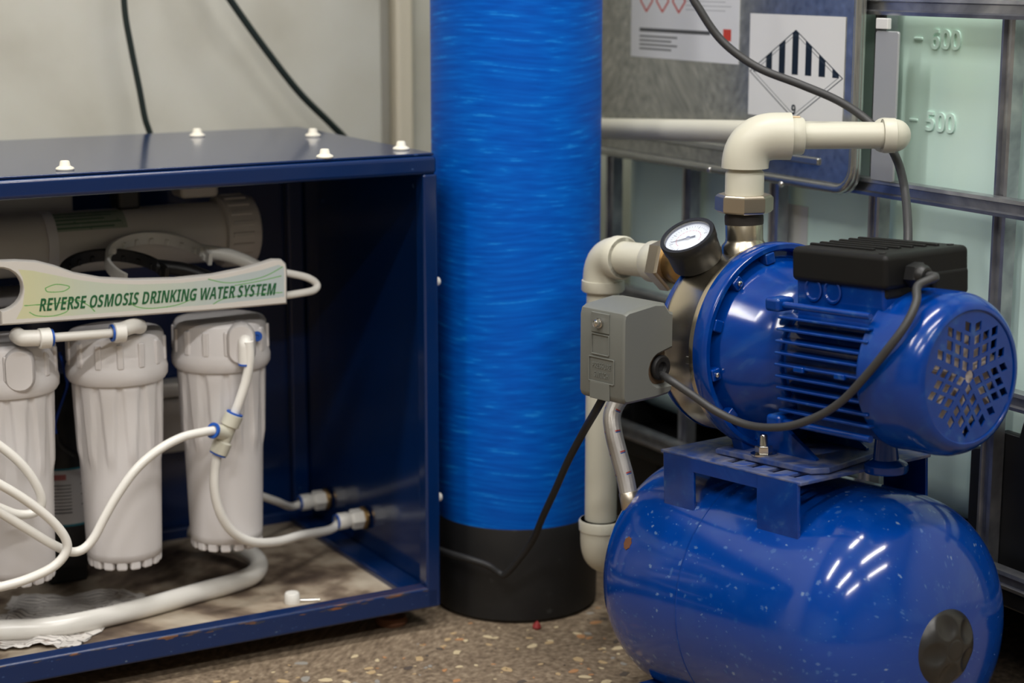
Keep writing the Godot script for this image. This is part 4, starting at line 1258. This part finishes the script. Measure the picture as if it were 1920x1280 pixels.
# ------------------------------------------------------------------ loose things in and around the cabinet
func hook_wrench(called: String, label: String, m: Material, c: Vector3, tilt: float, handle: float) -> void:
	var t := thing(called, label, "wrench", Transform3D(Basis(Vector3(1, 0, 0), tilt), c), "housing wrenches")
	var arc := PackedVector2Array()
	for k in 37: arc.append(Vector2.from_angle(PI * (-0.02 + 1.2 * k / 36.0)) * 0.0645)
	for k in 37: arc.append(Vector2.from_angle(PI * (1.18 - 1.2 * k / 36.0)) * 0.0595)
	part(t, "hook", mb().extr(arc, 0.016, 0.0012, Transform3D(Basis(Vector3(1, 0, 0), Vector3(0, 0, -1), Vector3(0, 1, 0)), Vector3(0, -0.008, 0))), m)
	for k in 10: part(t, "hook_tooth", mb().rbox(Vector3(0.003, 0.008, 0.005), 0.001, Transform3D(Basis(Vector3.UP, PI * (k + 0.5) / 10), Vector3.ZERO) * at(0.059, -0.003)), m)
	var hp := [Vector3(0.058, 0, -0.02).rotated(Vector3.UP, handle), Vector3(0.085, 0, -0.006).rotated(Vector3.UP, handle), Vector3(0.105, -0.004, 0.006).rotated(Vector3.UP, handle), Vector3(0.12, -0.01, 0.016).rotated(Vector3.UP, handle)]
	part(t, "handle", mb().tube(smooth(hp, 5), 0.0085, 10), m)

func loose_things() -> void:
	hook_wrench("housing_wrench", "white plastic hook wrench leaning on the membrane housing", mats.pvc_white, pz(300, 492, -2.115), 0.36, 0.0)
	hook_wrench("housing_wrench", "black plastic hook wrench tucked behind the printed panel", mats.black_plastic, pz(216, 520, -2.106), 0.3, 0.0)
	# booster pump standing behind the filter bowls
	var bi := image(256, 256, rgb8(214, 214, 216))
	bi.fill_rect(Rect2i(0, 0, 256, 8), rgb8(40, 130, 150))
	bi.fill_rect(Rect2i(0, 246, 256, 10), rgb8(40, 130, 150))
	for k in 9: draw_line(bi, Vector2(14, 74 + 15 * k), Vector2(236 - 30 * (k % 3), 74 + 15 * k), 5 if k > 6 else 3, rgb8(70, 72, 80))
	bi.fill_rect(Rect2i(30, 26, 120, 24), rgb8(190, 110, 110))
	var bp := pz(122, 1000, -2.27)
	var t := thing("booster_pump", "small black booster pump with a white printed label behind the filter bowls", "pump", Transform3D(Basis.IDENTITY, Vector3(bp.x, 0.042, -2.27)))
	part(t, "body", mb().lathe([Vector2(0, 0.03), Vector2(0.042, 0.03), Vector2(0.044, 0.034), Vector2(0.044, 0.22), Vector2(0.038, 0.23), Vector2(0.038, 0.255), Vector2(0.03, 0.265), Vector2(0, 0.265)], Transform3D.IDENTITY, 40), mats.black_plastic)
	part(t, "stand", mb().rbox(Vector3(0.05, 0.036, 0.06), 0.004, at(0, 0.018, -0.02)), mats.black_plastic)
	part(t, "printed_label", mb().lathe([Vector2(0.0443, 0.085), Vector2(0.0446, 0.0855), Vector2(0.0446, 0.1595), Vector2(0.0443, 0.16)], Transform3D(Basis(Vector3.UP, 0.6), Vector3.ZERO), 40), turned_label(bi), Transform3D.IDENTITY, "white printed label with a teal border")
	t = thing("blue_wire", "thin blue wire hanging between the filter bowls", "wire")
	part(t, "wire", mb().tube(smooth([pz(112, 660, -2.17), pz(122, 700, -2.165), pz(126, 722, -2.165), pz(112, 765, -2.165), pz(103, 795, -2.165), pz(106, 815, -2.165)]), 0.0019, 8), mat("wire_blue", rgb8(28, 74, 176), 0.4))
	part(t, "sleeve", mb().tube(smooth([pz(106, 812, -2.165), pz(112, 832, -2.165), pz(140, 852, -2.17)]), 0.0034, 8), mats.black_rubber)
	var pa := pz(328, 800, -2.35)
	t = thing("power_adapter", "pale grey adapter block fixed to the cabinet back behind the filter bowls", "adapter", Transform3D(Basis.IDENTITY, Vector3(pa.x, pa.y, -2.388)))
	part(t, "body", mb().rbox(Vector3(0.06, 0.075, 0.034), 0.006, at(0, 0, 0.018), 2), mats.membrane_white)
	part(t, "lid", mb().rbox(Vector3(0.056, 0.02, 0.036), 0.004, at(0, 0.05, 0.019), 2), mats.membrane_white)
	# bulkhead fittings in the cabinet's wall, with their tubes
	for q in [[683, 970, 0], [612, 935, 1]]:
		var p := px(q[0], q[1], 1.009)
		t = thing("bulkhead_fitting", ["white push fitting in the cabinet side wall at the end of the long clear tube", "white push fitting in the cabinet side wall at the end of the short tube"][q[2]], "fitting", Transform3D(Basis.IDENTITY, p), "bulkhead fittings in the cabinet wall")
		var xa := axis(Vector3.ZERO, Vector3(-1, 0, -0.0))
		part(t, "brass_ring", mb().lathe([Vector2(0, -0.001), Vector2(0.0155, -0.001), Vector2(0.0155, 0.002), Vector2(0.012, 0.003), Vector2(0, 0.003)], xa, 24), mats.brass)
		part(t, "hex_body", mb().extr(hexagon(0.0138), 0.017, 0.002, Transform3D(xa.basis * Basis(Vector3(1, 0, 0), -PI / 2), Vector3(-0.003, 0, 0))), mats.pvc_white)
		part(t, "sleeve", mb().lathe([Vector2(0.0095, 0.019), Vector2(0.0095, 0.023), Vector2(0.0112, 0.025), Vector2(0.0112, 0.038), Vector2(0.0095, 0.04), Vector2(0.006, 0.04)], xa, 20), mats.pvc_white)
		part(t, "blue_clip", mb().lathe([Vector2(0.0085, 0.039), Vector2(0.0102, 0.039), Vector2(0.0102, 0.042), Vector2(0.0085, 0.042)], xa, 20), mats.clip_blue)
	var f0 := px(683, 970, 1.009) + Vector3(-0.035, 0, 0)
	var f1 := px(612, 935, 1.009) + Vector3(-0.035, 0, 0)
	t = thing("clear_tube", "translucent white tube running down from the filter cap to the wall fitting", "tube")
	part(t, "lower_run", mb().tube(smooth([pz(408, 848, -2.037), pz(402, 890, -2.035), pz(404, 930, -2.035), pz(417, 970, -2.036), pz(440, 1000, -2.04), pz(475, 1016, -2.05), pz(520, 1015, -2.075), pz(565, 1003, -2.11), f0 + Vector3(-0.02, -0.006, 0.01), f0]), 0.0058, 14), mats.tube_white)
	part(t, "upper_run", mb().tube(smooth([pz(466, 640, -2.026), pz(468, 675, -2.026), pz(461, 715, -2.028), pz(448, 755, -2.03), pz(440, 776, -2.032)]), 0.0058, 14), mats.tube_white)
	var ta := pz(440, 775, -2.032)
	var tb := pz(409, 850, -2.036)
	var td := (tb - ta).normalized()
	var tl := (tb - ta).length()
	var tee := part(t, "tee_fitting", mb().lathe([Vector2(0.006, 0), Vector2(0.0112, 0.001), Vector2(0.0112, 0.015), Vector2(0.0085, 0.017), Vector2(0.0085, tl - 0.017), Vector2(0.0112, tl - 0.015), Vector2(0.0112, tl - 0.001), Vector2(0.006, tl)], axis(ta, td), 20), mats.pvc, Transform3D.IDENTITY, "white tee fitting")
	for s in [0.0, tl]: part(tee, "blue_clip", mb().lathe([Vector2(0.006, -0.0013), Vector2(0.0102, -0.0013), Vector2(0.0102, 0.0013), Vector2(0.006, 0.0013)], axis(ta + td * s, td), 20), mats.clip_blue)
	var tm := (ta + tb) / 2
	var br := pz(400, 807, -2.025)
	part(tee, "branch", mb().tube([tm, br], 0.0088, 16), mats.pvc)
	part(tee, "blue_clip", mb().lathe([Vector2(0.006, -0.0013), Vector2(0.0096, -0.0013), Vector2(0.0096, 0.0013), Vector2(0.006, 0.0013)], axis(br, br - tm), 20), mats.clip_blue)
	t = thing("short_tube", "white tube leading from behind the bowl to the rear wall fitting", "tube")
	part(t, "tube", mb().tube(smooth([pz(440, 915, -2.2), pz(485, 928, -2.22), pz(520, 940, -2.25), f1 + Vector3(-0.02, -0.002, 0.004), f1]), 0.0052, 12), mats.tube_white)
	# coiled product tube hanging out at the front
	t = thing("coiled_tube", "loosely coiled white tube hanging in front of the filter bowls", "tube")
	var zt := -2.012
	part(t, "tube", mb().tube(smooth([br, pz(380, 810, -2.022), pz(340, 820, -2.018), pz(296, 844, -2.013), pz(255, 880, zt), pz(220, 928, zt), pz(196, 970, zt), pz(176, 1008, zt), pz(156, 1029, zt), pz(132, 1034, zt), pz(100, 1021, zt), pz(55, 994, zt), pz(0, 960, zt), pz(-60, 920, zt), pz(-110, 860, -2.02), pz(-90, 800, -2.03), pz(-40, 815, -2.03), pz(0, 836, -2.028), pz(42, 872, -2.026), pz(70, 912, -2.026), pz(78, 942, -2.028), pz(66, 960, -2.03), pz(35, 964, -2.03), pz(0, 952, -2.03), pz(-60, 925, -2.026), pz(-100, 890, -2.022), pz(-60, 880, -1.998), pz(0, 908, -1.994), pz(52, 940, -1.994), pz(96, 975, -1.994), pz(122, 1008, -1.994), pz(124, 1034, -1.994), pz(100, 1062, -1.994), pz(52, 1085, -1.994), pz(0, 1100, -1.994), pz(-60, 1110, -1.994)], 8), 0.0053, 12), mats.tube_white)
	# thick drain hose on the cabinet's floor
	var hy := 0.0542
	t = thing("drain_hose", "thick glossy white hose lying curved on the cabinet floor", "hose")
	part(t, "hose", mb().tube(smooth([py(-160, 1150, hy), py(-60, 1178, hy), py(20, 1180, hy), py(120, 1172, hy), py(250, 1144, hy), py(370, 1111, hy), py(440, 1092, hy), py(478, 1074, hy + 0.003), py(483, 1052, hy + 0.008), py(455, 1030, hy + 0.012), py(410, 1012, hy + 0.018), py(360, 990, hy + 0.03)], 8), 0.0122, 20), mat("hose_white", rgb8(236, 233, 226), 0.22))
	# crumpled printed paper under the hose
	var pi := image(256, 256, rgb8(222, 217, 211))
	for k in 30: draw_line(pi, Vector2(10, 6 + 8 * k), Vector2(248 - 20 * (k % 4), 6 + 8 * k), 2, rgb8(128, 122, 118))
	specks(pi, 60, 9, [rgb8(150, 136, 122), rgb8(120, 104, 92)], 9)
	t = thing("newspaper", "crumpled grey printed paper under the white hose on the cabinet floor", "paper")
	var g := mb()
	var fn := FastNoiseLite.new()
	fn.seed = 3
	fn.frequency = 14.0
	var c00 := py(28, 1122, 0.043)
	var c10 := py(290, 1112, 0.043)
	var c01 := py(-30, 1222, 0.043)
	var c11 := py(150, 1212, 0.043)
	var n := 24
	for i in n + 1:
		for j in n + 1:
			var p: Vector3 = c00.lerp(c10, float(i) / n).lerp(c01.lerp(c11, float(i) / n), float(j) / n)
			p += Vector3(fn.get_noise_2d(j * 0.05, 7.0), 0, fn.get_noise_2d(i * 0.05, 3.0)) * 0.012
			p.y = 0.0435 + maxf(0.0, fn.get_noise_2d(p.x, p.z) * 0.014)
			g.vert(p, Vector3.UP, Vector2(float(i) / n, float(j) / n))
	for i in n:
		for j in n: g.quad(i * (n + 1) + j, (i + 1) * (n + 1) + j, (i + 1) * (n + 1) + j + 1, i * (n + 1) + j + 1)
	g.recompute()
	part(t, "sheet", g, textured("newsprint", ImageTexture.create_from_image(pi), 0.85))
	t = thing("plastic_cap", "small white plastic cap lying on the cabinet floor", "cap", Transform3D(Basis.IDENTITY, py(548, 1130, 0.042)))
	part(t, "cap", mb().lathe([Vector2(0, 0), Vector2(0.0095, 0), Vector2(0.0098, 0.001), Vector2(0.0092, 0.012), Vector2(0.008, 0.0136), Vector2(0, 0.0138)], Transform3D.IDENTITY, 24), mats.pvc_white)
	t = thing("metal_pin", "small dark metal pin lying beside the white cap", "pin", Transform3D(Basis.IDENTITY, py(580, 1128, 0.042)))
	part(t, "pin", mb().tube([heading(85) * -0.012 + Vector3(0, 0.0022, 0), heading(85) * 0.013 + Vector3(0, 0.0022, 0)], 0.0022, 8), mats.chrome)
	t = thing("red_scrap", "tiny crumpled red scrap on the floor by the black base", "scrap", Transform3D(Basis.IDENTITY, py(1006, 1178, 0.0)))
	part(t, "scrap", mb().lathe([Vector2(0, 0), Vector2(0.005, 0.0), Vector2(0.006, 0.003), Vector2(0.0035, 0.007), Vector2(0, 0.011)], Transform3D(Basis(Vector3(1, 0, 0), 0.2), Vector3(0, 0.0005, 0)), 6, 0, 0.99), mat("red_scrap", rgb8(150, 44, 44), 0.6))

func turned_label(im: Image) -> Material:
	var m := textured("booster_label", ImageTexture.create_from_image(im), 0.5)
	m.uv1_scale = Vector3(3, -1, 1)
	return m

# ------------------------------------------------------------------ cables
func cables() -> void:
	var t := thing("hanging_cable", "thin dark green cable hanging down the wall with a slight bend", "cable")
	part(t, "cable", mb().tube(smooth([pz(228, -260, -2.44), pz(231, -60, -2.44), pz(234, 20, -2.44), pz(246, 90, -2.44), pz(262, 170, -2.44), pz(272, 222, -2.44), pz(284, 262, -2.44), pz(292, 330, -2.44), pz(296, 700, -2.44)]), 0.0042, 10), mats.cable_green)
	t = thing("slanting_cable", "dark green cable slanting down behind the cabinet corner", "cable")
	part(t, "cable", mb().tube(smooth([pz(330, -240, -2.44), pz(408, -40, -2.44), pz(432, 0, -2.44), pz(490, 82, -2.44), pz(560, 172, -2.44), pz(620, 232, -2.44), pz(656, 272, -2.44), pz(690, 340, -2.44), pz(700, 700, -2.44)]), 0.005, 10), mats.cable_green)
	# pump supply: down from above, behind the pipe, to the back of the terminal box
	t = thing("supply_cable", "thick dark grey cable sagging behind the cream pipe to the terminal box", "cable")
	part(t, "cable", mb().tube(smooth([pd(1230, -230, 2.1), pd(1290, -30, 2.1), pd(1312, 18, 2.1), pd(1355, 78, 2.1), pd(1420, 126, 2.09), pd(1500, 158, 2.07), pd(1570, 188, 2.06), pd(1622, 222, 2.05), pd(1660, 262, 2.03), pd(1684, 305, 2.0), pd(1697, 360, 1.97), pd(1702, 420, 1.93), pd(1702, 462, 1.91), pd(1700, 500, 1.9)]), 0.0047, 12), mats.cable_grey)
	# lead from the gland round to the pressure switch
	var g0 := PT * Vector3(-0.02, 0.163 + 0.198, 0.192)
	t = thing("motor_lead", "dark grey cable looping from the terminal box gland to the pressure switch", "cable")
	part(t, "cable", mb().tube(smooth([g0, g0 + PT.basis.z * 0.016, pd(1721, 536, 1.735), pd(1718, 566, 1.72), pd(1700, 606, 1.715), pd(1668, 650, 1.72), pd(1622, 706, 1.74), pd(1578, 752, 1.765), pd(1530, 782, 1.79), pd(1470, 800, 1.82), pd(1405, 797, 1.86), pd(1345, 772, 1.885), pd(1295, 738, 1.895), pd(1258, 713, 1.905), pd(1240, 702, 1.925)]), 0.0041, 12), mats.cable_grey)
	# switch lead to the floor and along the base of the blue vessel
	t = thing("switch_lead", "thin black cable dropping from the pressure switch across the vessel base", "cable")
	part(t, "cable", mb().tube(smooth([pd(1136, 735, 1.95), pd(1120, 765, 1.955), pd(1096, 806, 2.06), pd(1066, 862, 2.12), pd(1042, 916, 2.18), pd(1018, 968, 2.24), pd(1000, 1010, 2.28), pd(975, 1046, 2.30), pd(948, 1076, 2.315), pd(936, 1074, 2.32), pd(915, 1060, 2.32), pd(880, 1048, 2.325), pd(845, 1038, 2.345), pd(815, 1028, 2.37), pd(790, 1020, 2.41)]), 0.0044, 10), mats.black_rubber)
